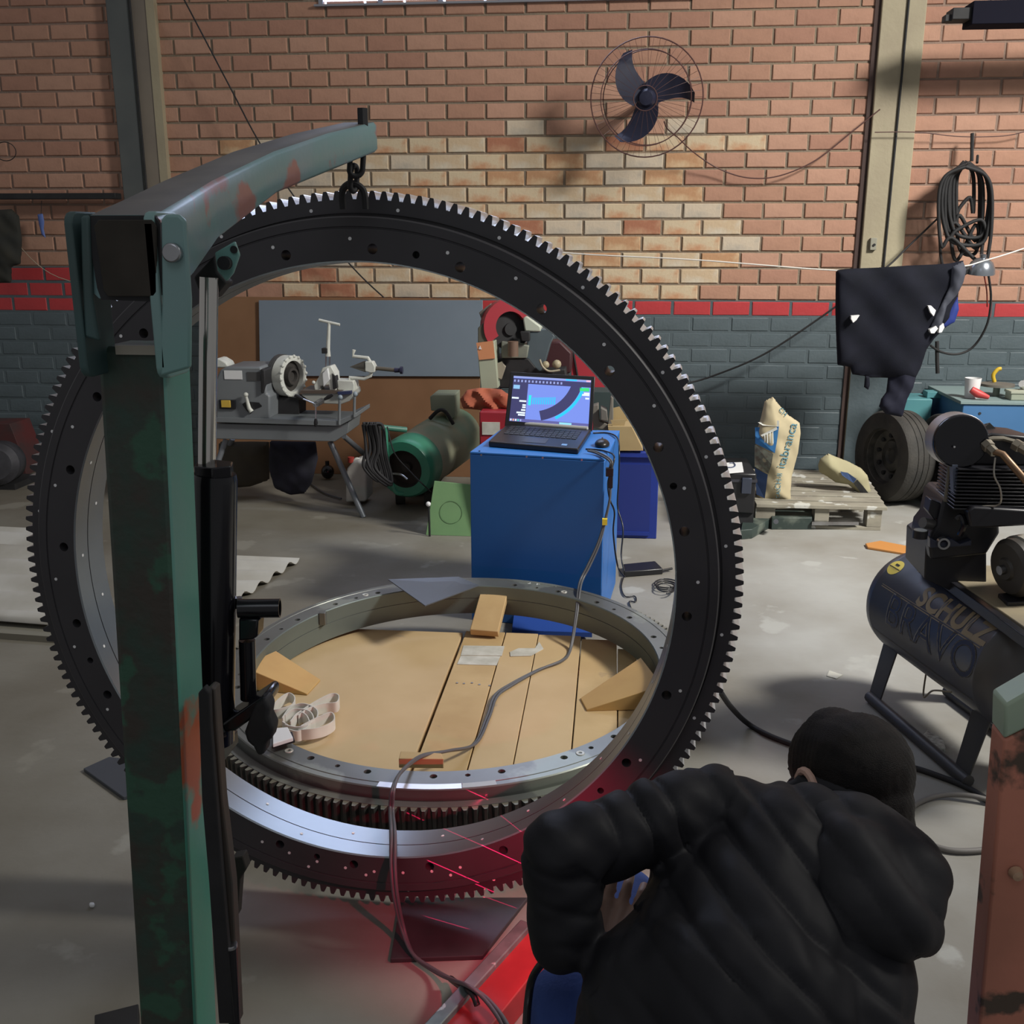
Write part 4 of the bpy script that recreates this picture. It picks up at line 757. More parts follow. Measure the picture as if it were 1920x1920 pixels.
for i in range(7):
    x = 680+i*4+rng.uniform(-2, 2); d = i*2+rng.uniform(-6, 6)
    cable([at(x,796,5.70-0.006*i), at(x+3+d*0.6,835+d,5.69), at(x+6-d,870+d,5.67), at(x+22+d,892+d*2,5.67), at(x+30,885+d,5.69), at(x+20,850,5.70), at(x+8+d,800,5.72), at(x,794,5.70)], 0.009, 'cable_loop', M_blkm, cbn)
cable([at(726,800,5.7), at(740,850,5.68), at(770,885,5.66), at(800,915,5.6), on(812,925,0.02)], 0.004, 'thin_lead', M_blkm, cbn)
tag(cable([on(575,900,.01), on(590,912,.01), on(610,925,.01), on(640,935,.01)], 0.006, 'grey_lead', M_cabl), 'grey lead on the floor under the threading machine', 'cable')
# ------------------------------------------------------------------ red box, orange rag, cut off saw
M_redb = mat('box_red', (0.36,0.02,0.035), (0.30,0.02,0.03), rough=0.45, ns=4)
rb = thing('red_case', 'red metal case with a paper label behind the left side of the laptop', 'case', at(925, 840, 5.35))
pbox(MB(), 899, 774, 1010, 842, 5.35, 0.35).obj('body', M_redb, rb, bev=0.008); pbox(MB(), 904, 792, 937, 815, 5.344, 0.006).obj('label', M_lab, rb)
rs = thing('dark_stand', 'dark steel stand under the red case and the saw', 'stand', at(950, 900, 5.4))
zb = at(925, 843, 5.35).z
for x in (at(905,850,5.4).x, at(1000,850,5.4).x):
    for y in (5.4, 5.95): MB().box((x-0.02, y-0.02, 0), (x+0.02, y+0.02, zb-0.035)).obj('leg', M_blkm, rs)
MB().box((at(895,850,5.36).x, 5.36, zb-0.035), (at(1085,850,5.36).x, 6.25, zb-0.001)).obj('shelf', M_blkm, rs)
tag(pillow([(862,748), (876,731), (900,727), (940,730), (962,745), (968,770), (930,774), (895,768), (868,766)], 5.5, 0.14, 0.010, wrinkle(60, 80, 0.014)).obj('orange_cloth', mat('cloth_orange', (0.42,0.12,0.06), (0.30,0.075,0.04), rough=0.9, ns=7)), 'crumpled orange brown cloth on top of the red case', 'cloth')
sw = thing('cutoff_saw', 'red and grey cut-off saw with a black wheel behind the laptop', 'saw', at(990, 760, 5.9)); Ys_ = 5.9
c = at(952, 612, Ys_); ax = Vector((0.35, -0.93, 0.05)).normalized(); uu = Vector((0.93, 0.35, 0)).normalized()
def disc_arc(c, r0, r1, a0, a1, t, name, m, par, k=24):
    n = ax; v = n.cross(uu).normalized(); vs = []; fs = []
    v = Vector((0, 0, 1)) - n*n.z; v.normalize()
    for i in range(k+1):
        a = math.radians(a0+(a1-a0)*i/k); d = uu*math.cos(a)+v*math.sin(a)
        for r, h in ((r0, 0), (r1, 0), (r1, t), (r0, t)): vs.append(tuple(c+d*r+n*h))
    for i in range(k):
        for j in range(4): fs.append((4*i+j, 4*i+(j+1) % 4, 4*i+4+(j+1) % 4, 4*i+4+j))
    fs += [(3, 2, 1, 0), (4*k, 4*k+1, 4*k+2, 4*k+3)]
    return MB().add(vs, fs).obj(name, m, par, smooth=40)
disc_arc(c, 0.085, 0.155, 25, 215, 0.06, 'wheel_guard', M_redb, sw); disc_arc(c, 0.0, 0.155, 30, 215, -0.03, 'guard_back', mat('red_deep', (0.20,0.015,0.02), rough=0.5), sw)
MB().lathe([(0, 0.0), (0.118, 0.0), (0.118, 0.012), (0.035, 0.014), (0.035, 0.03), (0, 0.03)], c+Vector((0.01, 0, -0.015)), ax, 32).obj('cutting_wheel', M_blkm, sw)
MB().prism(pp([(898,586), (920,569), (926,588), (905,606)], Ys_-0.02), (0, 0.05, 0)).obj('motor_plate', mat('plate_taupe', (0.16,0.14,0.12), rough=0.7), sw, bev=0.003)
MB().prism(pp([(920,570), (940,563), (944,570), (930,584), (925,582)], Ys_), (0, 0.05, 0)).obj('guard_clip', mat('clip_grey', (0.35,0.36,0.34), rough=0.5), sw, bev=0.003)
MB().prism(pp([(980,597), (987,592), (1014,612), (1014,622), (984,622)], Ys_-0.04), (0, 0.14, 0)).obj('belt_cover', mat('cover_pale', (0.50,0.54,0.45), rough=0.5), sw, bev=0.008)
M_swg = mat('saw_grey', (0.10,0.13,0.145), (0.08,0.105,0.12), rough=0.5, ns=5)
MB().prism(pp([(992,622), (1010,618), (1030,616), (1040,630), (1032,645), (1022,680), (1012,700), (985,702), (985,660)], Ys_-0.03), (0, 0.16, 0)).obj('arm', M_swg, sw, bev=0.006)
MB().prism(pp([(975,622), (993,622), (993,640), (978,640)], Ys_-0.09), (0, 0.05, 0)).obj('arm_cap', M_blkm, sw, bev=0.004)
MB().prism(pp([(940,640), (992,648), (988,672), (940,672)], Ys_-0.06), (0, 0.2, 0)).obj('vise', mat('vise_sage', (0.26,0.28,0.22), (0.18,0.19,0.16), rough=0.5, ns=10), sw, bev=0.006)
MB().prism(pp([(928,672), (990,672), (1010,696), (1060,692), (1064,728), (928,728)], Ys_-0.05), (0, 0.3, 0)).obj('base', M_blkm, sw, bev=0.006)
MB().prism(pp([(1025,642), (1050,640), (1072,662), (1070,700), (1020,700)], Ys_+0.1), (0, 0.2, 0)).obj('motor', mat('motor_maroon', (0.05,0.012,0.015), rough=0.6), sw, bev=0.01)
for x, y, r in ((1023, 684, 0.022), (1044, 683, 0.026)): MB().ell(at(x, y, Ys_-0.08), (r, r, r), 12).obj('hand_knob', mat('knob_tan', (0.36,0.31,0.20), rough=0.5), sw)
MB().tube(spline([at(1012,674,5.8), at(1018,688,5.8), at(1030,696,5.8), at(1050,694,5.8)], 5), 0.006, 8).obj('lever', mat('lever_tan', (0.4,0.36,0.26), rough=0.5), sw)
MB().prism(pp([(930,682), (941,678), (948,688), (940,712), (932,708)], Ys_-0.1), (0, 0.03, 0)).obj('bracket', mat('bracket_tan', (0.30,0.27,0.21), rough=0.6), sw, bev=0.003)
MB().cyl(at(962,640,5.8), at(962,668,5.8), 0.03, n=16).obj('vise_screw', mat('vise_rust', (0.16,0.10,0.07), rough=0.6), sw)
pn = thing('machine_leg_panel', 'upright pale green panel with an orange warning plate left of the saw', 'panel', at(910, 770, 5.75))
MB().prism(pp([(894,644), (927,640), (934,728), (902,732)], 5.75), (0, 0.2, 0)).obj('panel', mat('panel_sage', (0.40,0.44,0.33), (0.34,0.37,0.28), rough=0.5, ns=4), pn, bev=0.004)
MB().prism(pp([(893,643), (924,639), (928,672), (898,675)], 5.742), (0, 0.006, 0)).obj('warning_plate', mat('warning_orange', (0.62,0.27,0.13), rough=0.5), pn)
MB().prism(pp([(897,655), (903,655), (900,648)], 5.738), (0, 0.002, 0)).obj('warning_triangle', M_whitep, pn)
MB().prism(pp([(896,615), (912,600), (918,640), (896,643)], 5.8), (0, 0.1, 0)).obj('panel_top', mat('panel_olive', (0.10,0.095,0.07), rough=0.7), pn, bev=0.004)
MB().prism(pp([(902,732), (934,728), (934,950), (902,950)], 5.76), (0, 0.15, 0)).obj('panel_foot', M_blkm, pn)
leaning([(1071,708), (1072,660), (1078,655), (1140,720), (1140,893), (1071,893)], 6.7, 0.02, 0.0, 'red_sheet', mat('panel_red', (0.42,0.035,0.05), rough=0.5), 'red panel standing behind the laptop, right of the saw', 'panel')
MB().cyl(at(1074,656,6.69), at(1084,712,6.69), 0.007, n=8).obj('panel_seam', M_blkm, bpy.data.objects['red_sheet'])
# things right of the laptop
leaning([(1112,735), (1165,735), (1175,800), (1175,938), (1112,938)], 6.0, 0.2, 0.0, 'steel_cabinet', mat('dark_teal', (0.035,0.055,0.055), rough=0.6), 'dark teal steel box behind the right side of the laptop', 'box')
vi = thing('bench_vise', 'grey brown metal bracket standing behind the laptop next to the carton', 'bracket', at(1135, 800, 5.5))
MB().prism(pp([(1110,762), (1122,758), (1124,790), (1140,796), (1145,745), (1150,745), (1150,800), (1140,808), (1112,802)], 5.5), (0, 0.08, 0)).obj('frame', mat('frame_taupe', (0.17,0.155,0.13), rough=0.6), vi, bev=0.004)
MB().prism(pp([(1126,765), (1138,770), (1140,790), (1126,788)], 5.47), (0, 0.1, 0)).obj('jaw', mat('jaw_grey', (0.14,0.13,0.115), rough=0.6), vi, bev=0.004)
ct = thing('carton', 'open cardboard carton in the blue crate behind the cabinet', 'carton', at(1180, 845, 5.4)); M_cart = mat('cardboard', (0.40,0.30,0.15), (0.35,0.255,0.125), rough=0.85, ns=5)
MB().prism(pp([(1140,800), (1184,800), (1206,845), (1146,845)], 5.42), (0, 0.25, 0)).obj('box', M_cart, ct)
MB().prism(pp([(1146,776), (1150,765), (1163,762), (1184,800), (1172,808), (1144,796)], 5.6), (0, 0.006, 0)).obj('flap', M_cart, ct); MB().prism(pp([(1145,788), (1174,786), (1170,800), (1150,802)], 5.45), (0, 0.006, 0)).obj('flap', M_cart, ct)
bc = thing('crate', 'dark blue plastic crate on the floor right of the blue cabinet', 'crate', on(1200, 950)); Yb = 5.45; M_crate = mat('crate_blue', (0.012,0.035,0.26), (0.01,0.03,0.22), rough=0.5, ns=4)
a = at(1150, 846, Yb); b = at(1233, 943, Yb); zt_ = a.z
q = MB(); x0, x1 = a.x, b.x; y0, y1 = Yb, Yb+0.42
q.box((x0, y0, 0), (x1, y0+0.02, zt_)); q.box((x0, y1-0.02, 0), (x1, y1, zt_)); q.box((x0, y0+0.02, 0), (x0+0.02, y1-0.02, zt_)); q.box((x1-0.02, y0+0.02, 0), (x1, y1-0.02, zt_)); q.box((x0+0.02, y0+0.02, 0), (x1-0.02, y1-0.02, 0.02))
o_ = q.obj('walls', M_crate, bc, bev=0.004)
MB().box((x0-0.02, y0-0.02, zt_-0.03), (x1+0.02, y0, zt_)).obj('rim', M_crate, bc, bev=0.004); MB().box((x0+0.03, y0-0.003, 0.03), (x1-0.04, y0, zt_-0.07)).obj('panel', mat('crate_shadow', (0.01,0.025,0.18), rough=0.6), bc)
MB().box((x0+0.03, y0-0.012, 0.02), (x1-0.04, y0, 0.04)).obj('ledge', M_crate, bc)
# ------------------------------------------------------------------ pallet with bags
M_pal = mat('pallet_wood', (0.30,0.28,0.22), (0.22,0.20,0.16), rough=0.8, ns=7, bump=0.15, c3=(0.5,0.5,0.46), t3=0.6, s3=10)
pt = thing('pallet', 'weathered grey wooden pallet by the wall carrying two cement bags', 'pallet', (1.15, 6.15, 0)); px0, px1 = 0.83, 1.50
ys_ = [5.72, 5.84, 5.96, 6.08, 6.20, 6.32, 6.44, 6.56]
for i, y in enumerate(ys_): MB().box((px0-0.01*(i % 2), y, 0.123), (px1+0.05+0.012*i*0.9, y+0.09, 0.143)).obj('slat', M_pal, pt, bev=0.002)
for x in (px0+0.03, px0+0.33, px1-0.05):
    for y in (5.74, 6.15, 6.55): MB().box((x-0.03 if x < 1 else x, y, 0.02), (x+0.08, y+0.09, 0.10)).obj('block', M_pal, pt, bev=0.002)
    MB().box((x-0.03 if x < 1 else x, 5.74, 0.10), (x+0.08, 6.65, 0.122)).obj('stringer', M_pal, pt, bev=0.002)
for y in (5.74, 6.15, 6.56): MB().box((px0, y, 0), (px1+0.03, y+0.09, 0.019)).obj('bottom_board', M_pal, pt, bev=0.002)
M_bag = mat('cement_paper', (0.48,0.41,0.26), (0.42,0.36,0.23), rough=0.85, ns=6)
b1 = thing('cement_bag', 'upright cement bag with blue print standing on the left of the pallet', 'bag', at(1458, 935, 5.88))
Yg = 5.80
MB_b = pillow([(1420,938), (1418,880), (1417,815), (1427,782), (1434,752), (1449,744), (1462,760), (1478,778), (1499,792), (1501,812), (1496,850), (1484,895), (1482,922), (1483,938), (1455,941)], Yg+0.09, 0.17, 0.009, wrinkle(30, 22, 0.006)); MB_b.obj('paper', M_bag, b1)
def print_on(obj_mb, pts, name, m, par, off=0.003, Yc=None):
    """flat print laid on the front surface of a pillow"""
    V = np.array(obj_mb.v); V = V[:len(V)//2]; vs = []; P = pp(pts, Yc or Yg)
    for p in P:
        k = np.argsort((V[:, 0]-p.x)**2+(V[:, 2]-p.z)**2)[:3]; vs.append((p.x, V[k, 1].min()-off, p.z))
    return MB().add(vs, [tuple(range(len(vs)))]).obj(name, m, par, smooth=0)
M_bp = mat('print_blue', (0.03,0.16,0.42), (0.05,0.22,0.48), rough=0.8, ns=12); M_bw = mat('print_white', (0.62,0.63,0.58), rough=0.8); M_bd = mat('print_navy', (0.03,0.06,0.15), rough=0.8); M_bt = mat('print_teal', (0.10,0.24,0.30), rough=0.8)
def tri_print(cells, name, m): 
    for c_ in cells: print_on(MB_b, c_, name, m, b1, 0.006)
def strip_print(L, Rr, name, m, off=0.005):
    V = np.array(MB_b.v); V = V[:len(V)//2]; vs = []
    n = len(L)
    for row in (L, Rr):
        for x, y in row:
            p = at(x, y, Yg); k = np.argsort((V[:, 0]-p.x)**2+(V[:, 2]-p.z)**2)[:4]; vs.append((p.x, V[k, 1].min()-off, p.z))
    return MB().add(vs, [(i, i+1, n+i+1, n+i) for i in range(n-1)]).obj(name, m, b1, smooth=0)
strip_print([(1419,806), (1419,822), (1419,836)], [(1462,800), (1457,830), (1453,850)], 'print_block', M_bp)
strip_print([(1424,796), (1432,800)], [(1462,790), (1462,801)], 'print_block', M_bw, 0.006)
strip_print([(1428,818), (1431,821)], [(1457,802), (1459,806)], 'print_line', M_bw, 0.008)
strip_print([(1418,882), (1419,905), (1421,932)], [(1441,892), (1439,910), (1436,938)], 'print_block', M_bd)
strip_print([(1418,838), (1418,858), (1418,880)], [(1450,852), (1447,872), (1442,890)], 'print_photo', mat('print_photo', (0.16,0.13,0.10), (0.24,0.26,0.20), rough=0.8, ns=40))
for k in range(4): x = 1434+k*5; strip_print([(x, 816-k*2), (x, 832)], [(x+2, 815-k*2), (x+2, 832)], 'print_line', M_bw, 0.009)
Vb = np.array(MB_b.v); Vb = Vb[:len(Vb)//2]
def bagbend(ox, oy, ex, ey, Yt):
    A = at(ox, oy, Yt); B_ = at(ex, ey, Yt); d = (B_-A); L = d.length; d.normalize(); nrm = Vector((-d.z, 0, d.x))
    def f(co_):
        p = A+d*co_.x+nrm*co_.y; k = np.argsort((Vb[:, 0]-p.x)**2+(Vb[:, 2]-p.z)**2)[:3]; p.y = Vb[k, 1].min()-0.004; return p
    return f
text('itabranca', 0.072, 'print_word', M_bt, None, b1, bend=bagbend(1472, 881, 1492, 816, Yg), spacing=1.0)
text('CH-II', 0.044, 'print_word', M_bt, None, b1, bend=bagbend(1464, 920, 1467, 895, Yg))
text('CAL', 0.032, 'print_word', M_bt, None, b1, bend=bagbend(1463, 937, 1464, 924, Yg))
text('CH', 0.038, 'print_word', M_bt, None, b1, bend=bagbend(1462, 772, 1478, 788, Yg))
b2 = thing('cement_bag', 'slumped cement bag lying on the right of the pallet against the tyre', 'bag', at(1585, 910, 6.2)); Yg2 = 6.1
mb2 = pillow([(1534,872), (1538,860), (1553,850), (1566,856), (1590,865), (1615,878), (1627,892), (1633,922), (1618,931), (1604,920), (1590,908), (1566,904), (1550,893), (1536,885)], Yg2, 0.16, 0.010, wrinkle(26, 30, 0.006)); mb2.obj('paper', mat('cement_paper_olive', (0.36,0.33,0.20), (0.31,0.28,0.17), rough=0.85, ns=5), b2)
MB_b = mb2; Vs = np.array(mb2.v); Vs = Vs[:len(Vs)//2]
def strip2(L, Rr, name, m, off=0.006):
    vs = []; n = len(L)
    for row in (L, Rr):
        for x, y in row: p = at(x, y, Yg2); k = np.argsort((Vs[:, 0]-p.x)**2+(Vs[:, 2]-p.z)**2)[:4]; vs.append((p.x, Vs[k, 1].min()-off, p.z))
    MB().add(vs, [(i, i+1, n+i+1, n+i) for i in range(n-1)]).obj(name, m, b2, smooth=0)
strip2([(1571,879), (1585,882), (1602,894)], [(1574,886), (1585,894), (1597,902)], 'print_block', M_bd); strip2([(1603,895), (1614,907), (1626,922)], [(1597,903), (1606,914), (1617,929)], 'print_block', mat('print_black', (0.03,0.03,0.03), rough=0.8))
bpy.context.view_layer.update()
# case with paper left of the bag
kc = thing('tool_case', 'black plastic tool case beside the pallet with a paper on its lid', 'case', on(1390, 950)); Yk = 5.62
a = at(1352, 947, Yk); b = at(1419, 888, Yk); MB().box((a.x, Yk, 0.11), (b.x, Yk+0.42, b.z)).obj('body', M_blk, kc, bev=0.01)
MB().box((a.x-0.005, Yk-0.006, b.z-0.05), (b.x+0.005, Yk+0.425, b.z-0.035)).obj('lid_rim', mat('case_edge', (0.04,0.04,0.05), rough=0.3), kc)
pbox(MB(), 1390, 897, 1410, 926, Yk-0.02, 0.02).obj('latch', mat('latch_dark', (0.06,0.07,0.10), rough=0.3, metal=0.4), kc, bev=0.003)
MB().box((a.x, Yk+0.02, 0), (b.x, Yk+0.4, 0.109)).obj('foot', M_blkm, kc)
pa = MB().prism([Vector((q.x, q.y, 0)) for q in (on(1362,889,b.z), on(1394,886,b.z), on(1391,869,b.z), on(1362,870,b.z))], (0, 0, 0.006)); pa.v = [(x, y, z+b.z+0.002) for x, y, z in pa.v]
pao = pa.obj('paper_pad', M_whitep); tag(pao, 'white paper pad on the black tool case', 'paper')
tag(MB().tube(spline([Vector((on(x, y, b.z).x, on(x, y, b.z).y, b.z+0.012)) for x, y in ((1362,880), (1372,880), (1378,877), (1376,872), (1368,872))], 5), 0.003, 6).obj('pen_loop', mat('pen_navy', (0.03,0.05,0.12), rough=0.4)), 'dark strap lying on the white paper pad', 'strap')
jk2 = thing('steel_angle', 'dark green steel angle profile on the floor in front of the pallet', 'steel profile', on(1440, 990)); M_dg = mat('green_black_steel', (0.03,0.045,0.04), (0.10,0.12,0.10), rough=0.5, ns=8, lo=0.5, hi=0.6)
MB().prism([on(1388,1012,0), on(1410,1010,0), on(1452,985,0), on(1440,975,0), on(1392,990,0)], (0, 0, 0.055)).obj('arm', M_dg, jk2, bev=0.003)
MB().prism([on(1446,993,0), on(1521,993,0), on(1521,975,0), on(1440,975,0)], (0, 0, 0.07)).obj('beam', M_dg, jk2, bev=0.003)
MB().cyl(on(1455,978,0.07), on(1455,978,0.09), 0.014, n=12).obj('bolt', M_steel, jk2)
tag(MB().prism([on(1522,985,0.03), on(1610,985,0.03), on(1600,978,0.03), on(1522,978,0.03)], (0, 0, 0.02)).obj('steel_bar', M_steel), 'bare steel bar lying in front of the pallet', 'bar')
tag(MB().prism([on(1622,1023,0), on(1626,1030,0), on(1720,1045,0), on(1722,1032,0), on(1650,1018,0)], (0, 0, 0.014)).obj('wooden_lath', mat('handle_orange', (0.50,0.22,0.06), rough=0.5), bev=0.004), 'orange wooden handle on the floor behind the compressor tank', 'handle')
# ------------------------------------------------------------------ tyres
def tyre(c, ax, R, w, label, rim=True):
    t = thing('tyre', label, 'tyre', (c.x, c.y, 0), group=None); ax = Vector(ax).normalized(); ri = R*0.60; h = w/2
    prof = [(ri, -h*0.75), (ri*1.03, -h*0.95), (R*0.80, -h*1.02), (R*0.95, -h*0.92), (R*0.995, -h*0.75), (R, -h*0.4), (R*0.985, -h*0.38), (R*0.985, -h*0.34), (R, -h*0.32), (R, -h*0.04), (R*0.985, -h*0.03), (R*0.985, h*0.03), (R, h*0.04), (R, h*0.32), (R*0.985, h*0.34), (R*0.985, h*0.38), (R, h*0.4), (R*0.995, h*0.75), (R*0.95, h*0.92), (R*0.80, h*1.02), (ri*1.03, h*0.95), (ri, h*0.75)]
    MB().lathe(prof, c, ax, 56, closed=True).obj('tread', M_rubber, t, smooth=40)
    MB().lathe([(0, h*0.1), (0.04, h*0.1), (0.05, h*0.25), (ri*0.55, h*0.2), (ri*0.62, h*0.05), (ri*0.93, h*0.35), (ri*0.98, h*0.72), (ri, h*0.74), (ri, -h*0.7), (0, -h*0.7)], c, ax, 40).obj('rim', mat('rim_dusty', (0.10,0.095,0.085), (0.03,0.03,0.03), rough=0.5, metal=0.4, ns=10), t)
    a1 = ax.orthogonal().normalized(); a2 = ax.cross(a1)
    for k in range(10): d = a1*math.cos(k*PI/5)+a2*math.sin(k*PI/5); MB().cyl(c+d*ri*0.75+ax*h*0.10, c+d*ri*0.75+ax*h*0.28, 0.014, n=10).obj('rim_slot', M_blkm, t)
    return t
tc = on(1668, 925, 0.0); tyre(Vector((1.76, 6.46, 0.285)), (-0.93, -0.36, 0.03), 0.285, 0.21, 'dusty car tyre with rim leaning by the column, the one facing the pallet')
tyre(Vector((2.06, 6.36, 0.285)), (-0.97, -0.22, 0.03), 0.285, 0.20, 'car tyre half hidden behind the compressor pump')
# ------------------------------------------------------------------ corrugated sheets, left floor things
def corrugated(quad, n, amp, name, label, m, z=0.02):
    A = [Vector((p.x, p.y, 0)) for p in quad]; vs = []; k = n*8; fs = []
    for r, (a, b) in enumerate(((A[0], A[3]), (A[1], A[2]))):
        for i in range(k+1): p = a.lerp(b, i/k); zz_ = z+amp*(1+math.sin(2*PI*i/8)); vs.append((p.x, p.y, zz_))
    for r in range(2):
        for i in range(k+1): x, y, zz_ = vs[r*(k+1)+i]; vs.append((x, y, zz_-0.004))
    o2 = 2*(k+1)
    for i in range(k): fs += [(i, i+1, k+1+i+1, k+1+i), (o2+k+1+i, o2+k+1+i+1, o2+i+1, o2+i), (i, o2+i, o2+i+1, i+1), (k+1+i, k+1+i+1, o2+k+1+i+1, o2+k+1+i)]
    fs += [(0, k+1, o2+k+1, o2), (k, o2+k, o2+k+1+k, k+1+k)]
    return tag(MB().add(vs, fs).obj(name, m, smooth=60), label, 'sheet')
M_cor = mat('fibre_cement', (0.52,0.51,0.47), (0.38,0.36,0.31), rough=0.85, ns=3)
corrugated([on(-90,1178), on(130,1196), on(110,1010), on(-90,1000)], 6, 0.024, 'corrugated_sheet', 'stack of grey corrugated sheets on the floor at the left edge', M_cor, 0.03)
MB().prism([on(-90,1192), on(130,1208), on(112,1015), on(-90,1004)], (0, 0, 0.028)).obj('lower_sheet', mat('fibre_dark', (0.2,0.19,0.15), rough=0.9), bpy.data.objects['corrugated_sheet'])
corrugated([on(300,1134), on(452,1130), on(562,1056), on(300,1045)], 4, 0.016, 'corrugated_sheet', 'pale broken corrugated sheet on the floor behind the jack', M_cor, 0.012)
lm = thing('old_motor', 'dark round old motor on the floor at the left wall', 'motor', on(30, 905)); q = on(28, 905)
MB().lathe([(0, 0), (0.12, 0), (0.14, 0.03), (0.14, 0.22), (0.10, 0.26), (0, 0.26)], q+Vector((-0.05, 0, 0.15)), (0.3, -0.9, 0.1), 28).obj('body', mat('motor_dusty', (0.03,0.03,0.035), (0.06,0.06,0.07), rough=0.6, ns=9), lm)
MB().cbox(q+Vector((0, -0.05, 0.02)), (0.24, 0.3, 0.04)).obj('foot', M_blkm, lm)
leaning([(-40,795), (18,795), (40,850), (48,880), (-40,890)], 6.6, 0.25, 0.0, 'red_brown_box', mat('maroon_box', (0.10,0.02,0.02), (0.05,0.03,0.03), rough=0.7, ns=5), 'dark maroon box against the left wall behind the old motor', 'box')
tag(MB().box((at(-60,362,6.9).x, 6.86, at(0,374,6.9).z), (at(221,366,6.9).x, 6.95, at(221,362,6.9).z)).obj('wall_rail', M_blkm, bev=0.003), 'black flat rail fixed along the left brick wall', 'rail')
tag(pillow([(-30,395), (22,392), (36,405), (41,450), (38,495), (22,500), (20,530), (-30,532)], 6.78, 0.10, 0.012, wrinkle(30, 20, 0.008)).obj('hanging_bag', mat('bag_dark', (0.02,0.022,0.02), (0.035,0.033,0.025), rough=0.85, ns=8)), 'dark bag hanging on the left wall below the rail', 'bag')
tag(pillow([(70,402), (80,400), (83,415), (82,430), (86,447), (78,440), (73,420)], 6.9, 0.02, 0.005).obj('blue_tie', mat('blue_tie', (0.10,0.16,0.42), rough=0.6)), 'small blue plastic tie hanging from the left wall rail', 'tie')
for x0_ in (at(78,376,6.88),): MB().cyl(x0_, at(77,402,6.9), 0.002, n=6).obj('tie_end', M_blkm, bpy.data.objects['blue_tie'])
q = at(10, 284, 6.93); tag(MB().tube([q+Vector((0.075*math.cos(2*PI*k/24), 0, 0.06*math.sin(2*PI*k/24))) for k in range(24)], 0.003, 6, closed=True).obj('wire_loop', M_blkm), 'thin wire loop on the left brick wall', 'wire')
tag(cable([at(335,-20,6.85), at(385,75,6.85), at(440,180,6.85), at(487,268,6.85), at(560,380,6.85), at(660,500,6.85), at(722,560,6.85)], 0.005, 'slanted_wire', M_blkm), 'dark cord running slantwise down the brick wall behind the crane', 'cord')
# clothes line
tag(cable([at(30,455,6.9), at(110,520,6.8), at(300,560,6.6)], 0.0025, 'string', mat('string_tan', (0.45,0.38,0.28), rough=0.8)), 'thin tan string at the left wall', 'string')
M_line = mat('white_line', (0.75,0.72,0.66), rough=0.7)
tag(cable([at(880,450,6.6), at(1060,474,6.5), at(1300,487,6.4), at(1568,507,6.3), at(1700,505,6.25), at(1800,500,6.25), at(1845,489,6.3), at(1925,464,6.35), at(2100,400,6.4)], 0.004, 'clothes_line', M_line), 'white clothes line stretched across the right of the workshop', 'line')
# ------------------------------------------------------------------ jackets on the line
M_jk = mat('jacket_navy_black', (0.006,0.007,0.012), (0.009,0.010,0.018), rough=0.85, ns=6, bump=0.1, bs=200, spec=0.2)
jt = thing('hanging_jacket', 'dark navy work jacket draped over the clothes line with a hanging sleeve', 'jacket', at(1680, 505, 6.25)); Yq = 6.22
jm = pillow([(1567,507), (1585,504), (1640,502), (1700,498), (1748,496), (1780,494), (1806,488), (1800,525), (1796,552), (1795,580), (1790,602), (1768,618), (1752,635), (1737,655), (1726,690), (1715,710), (1650,708), (1632,708), (1620,705), (1598,702), (1594,688), (1570,684), (1568,640), (1566,580)], Yq, 0.10, 0.009, wrinkle(15, 2.5, 0.012)); jm.obj('body', M_jk, jt)
pillow([(1668,655), (1700,640), (1727,640), (1725,680), (1712,725), (1700,750), (1692,782), (1660,776), (1648,762), (1652,748), (1662,735), (1666,700)], Yq+0.0, 0.11, 0.009, wrinkle(30, 12, 0.008)).obj('sleeve', mat('jacket_navy', (0.011,0.012,0.024), (0.018,0.019,0.033), rough=0.8, ns=9, spec=0.2), jt)
pillow([(1622,704), (1630,706), (1631,722), (1628,731), (1620,726)], Yq-0.03, 0.03, 0.005).obj('strap_end', M_jk, jt)
pillow([(1785,500), (1806,490), (1812,506), (1806,530), (1795,552), (1775,575), (1765,610), (1752,622), (1745,612), (1765,570), (1782,535)], Yq-0.05, 0.05, 0.008, wrinkle(40, 30, 0.006)).obj('collar', mat('jacket_grey_navy', (0.05,0.055,0.075), rough=0.8), jt)
pillow([(1795,553), (1798,580), (1790,604), (1770,615), (1764,608), (1778,580)], Yq-0.02, 0.04, 0.008).obj('blue_lining', mat('lining_blue', (0.012,0.03,0.20), rough=0.7), jt)
M_ref = mat('reflective', (0.80,0.80,0.80), rough=0.3)
for pts in ([(1596,592), (1612,591), (1606,600), (1600,605), (1596,598)], [(1740,573), (1746,573), (1755,582), (1751,593), (1745,586)], [(1743,618), (1755,611), (1759,616), (1752,625), (1746,625)], [(1762,611), (1769,606), (1771,614), (1766,623), (1760,624)]):
    q = MB().prism(pp(pts, Yq-0.075), (0, 0.04, 0)).obj('reflective_patch', M_ref, jt, smooth=0)
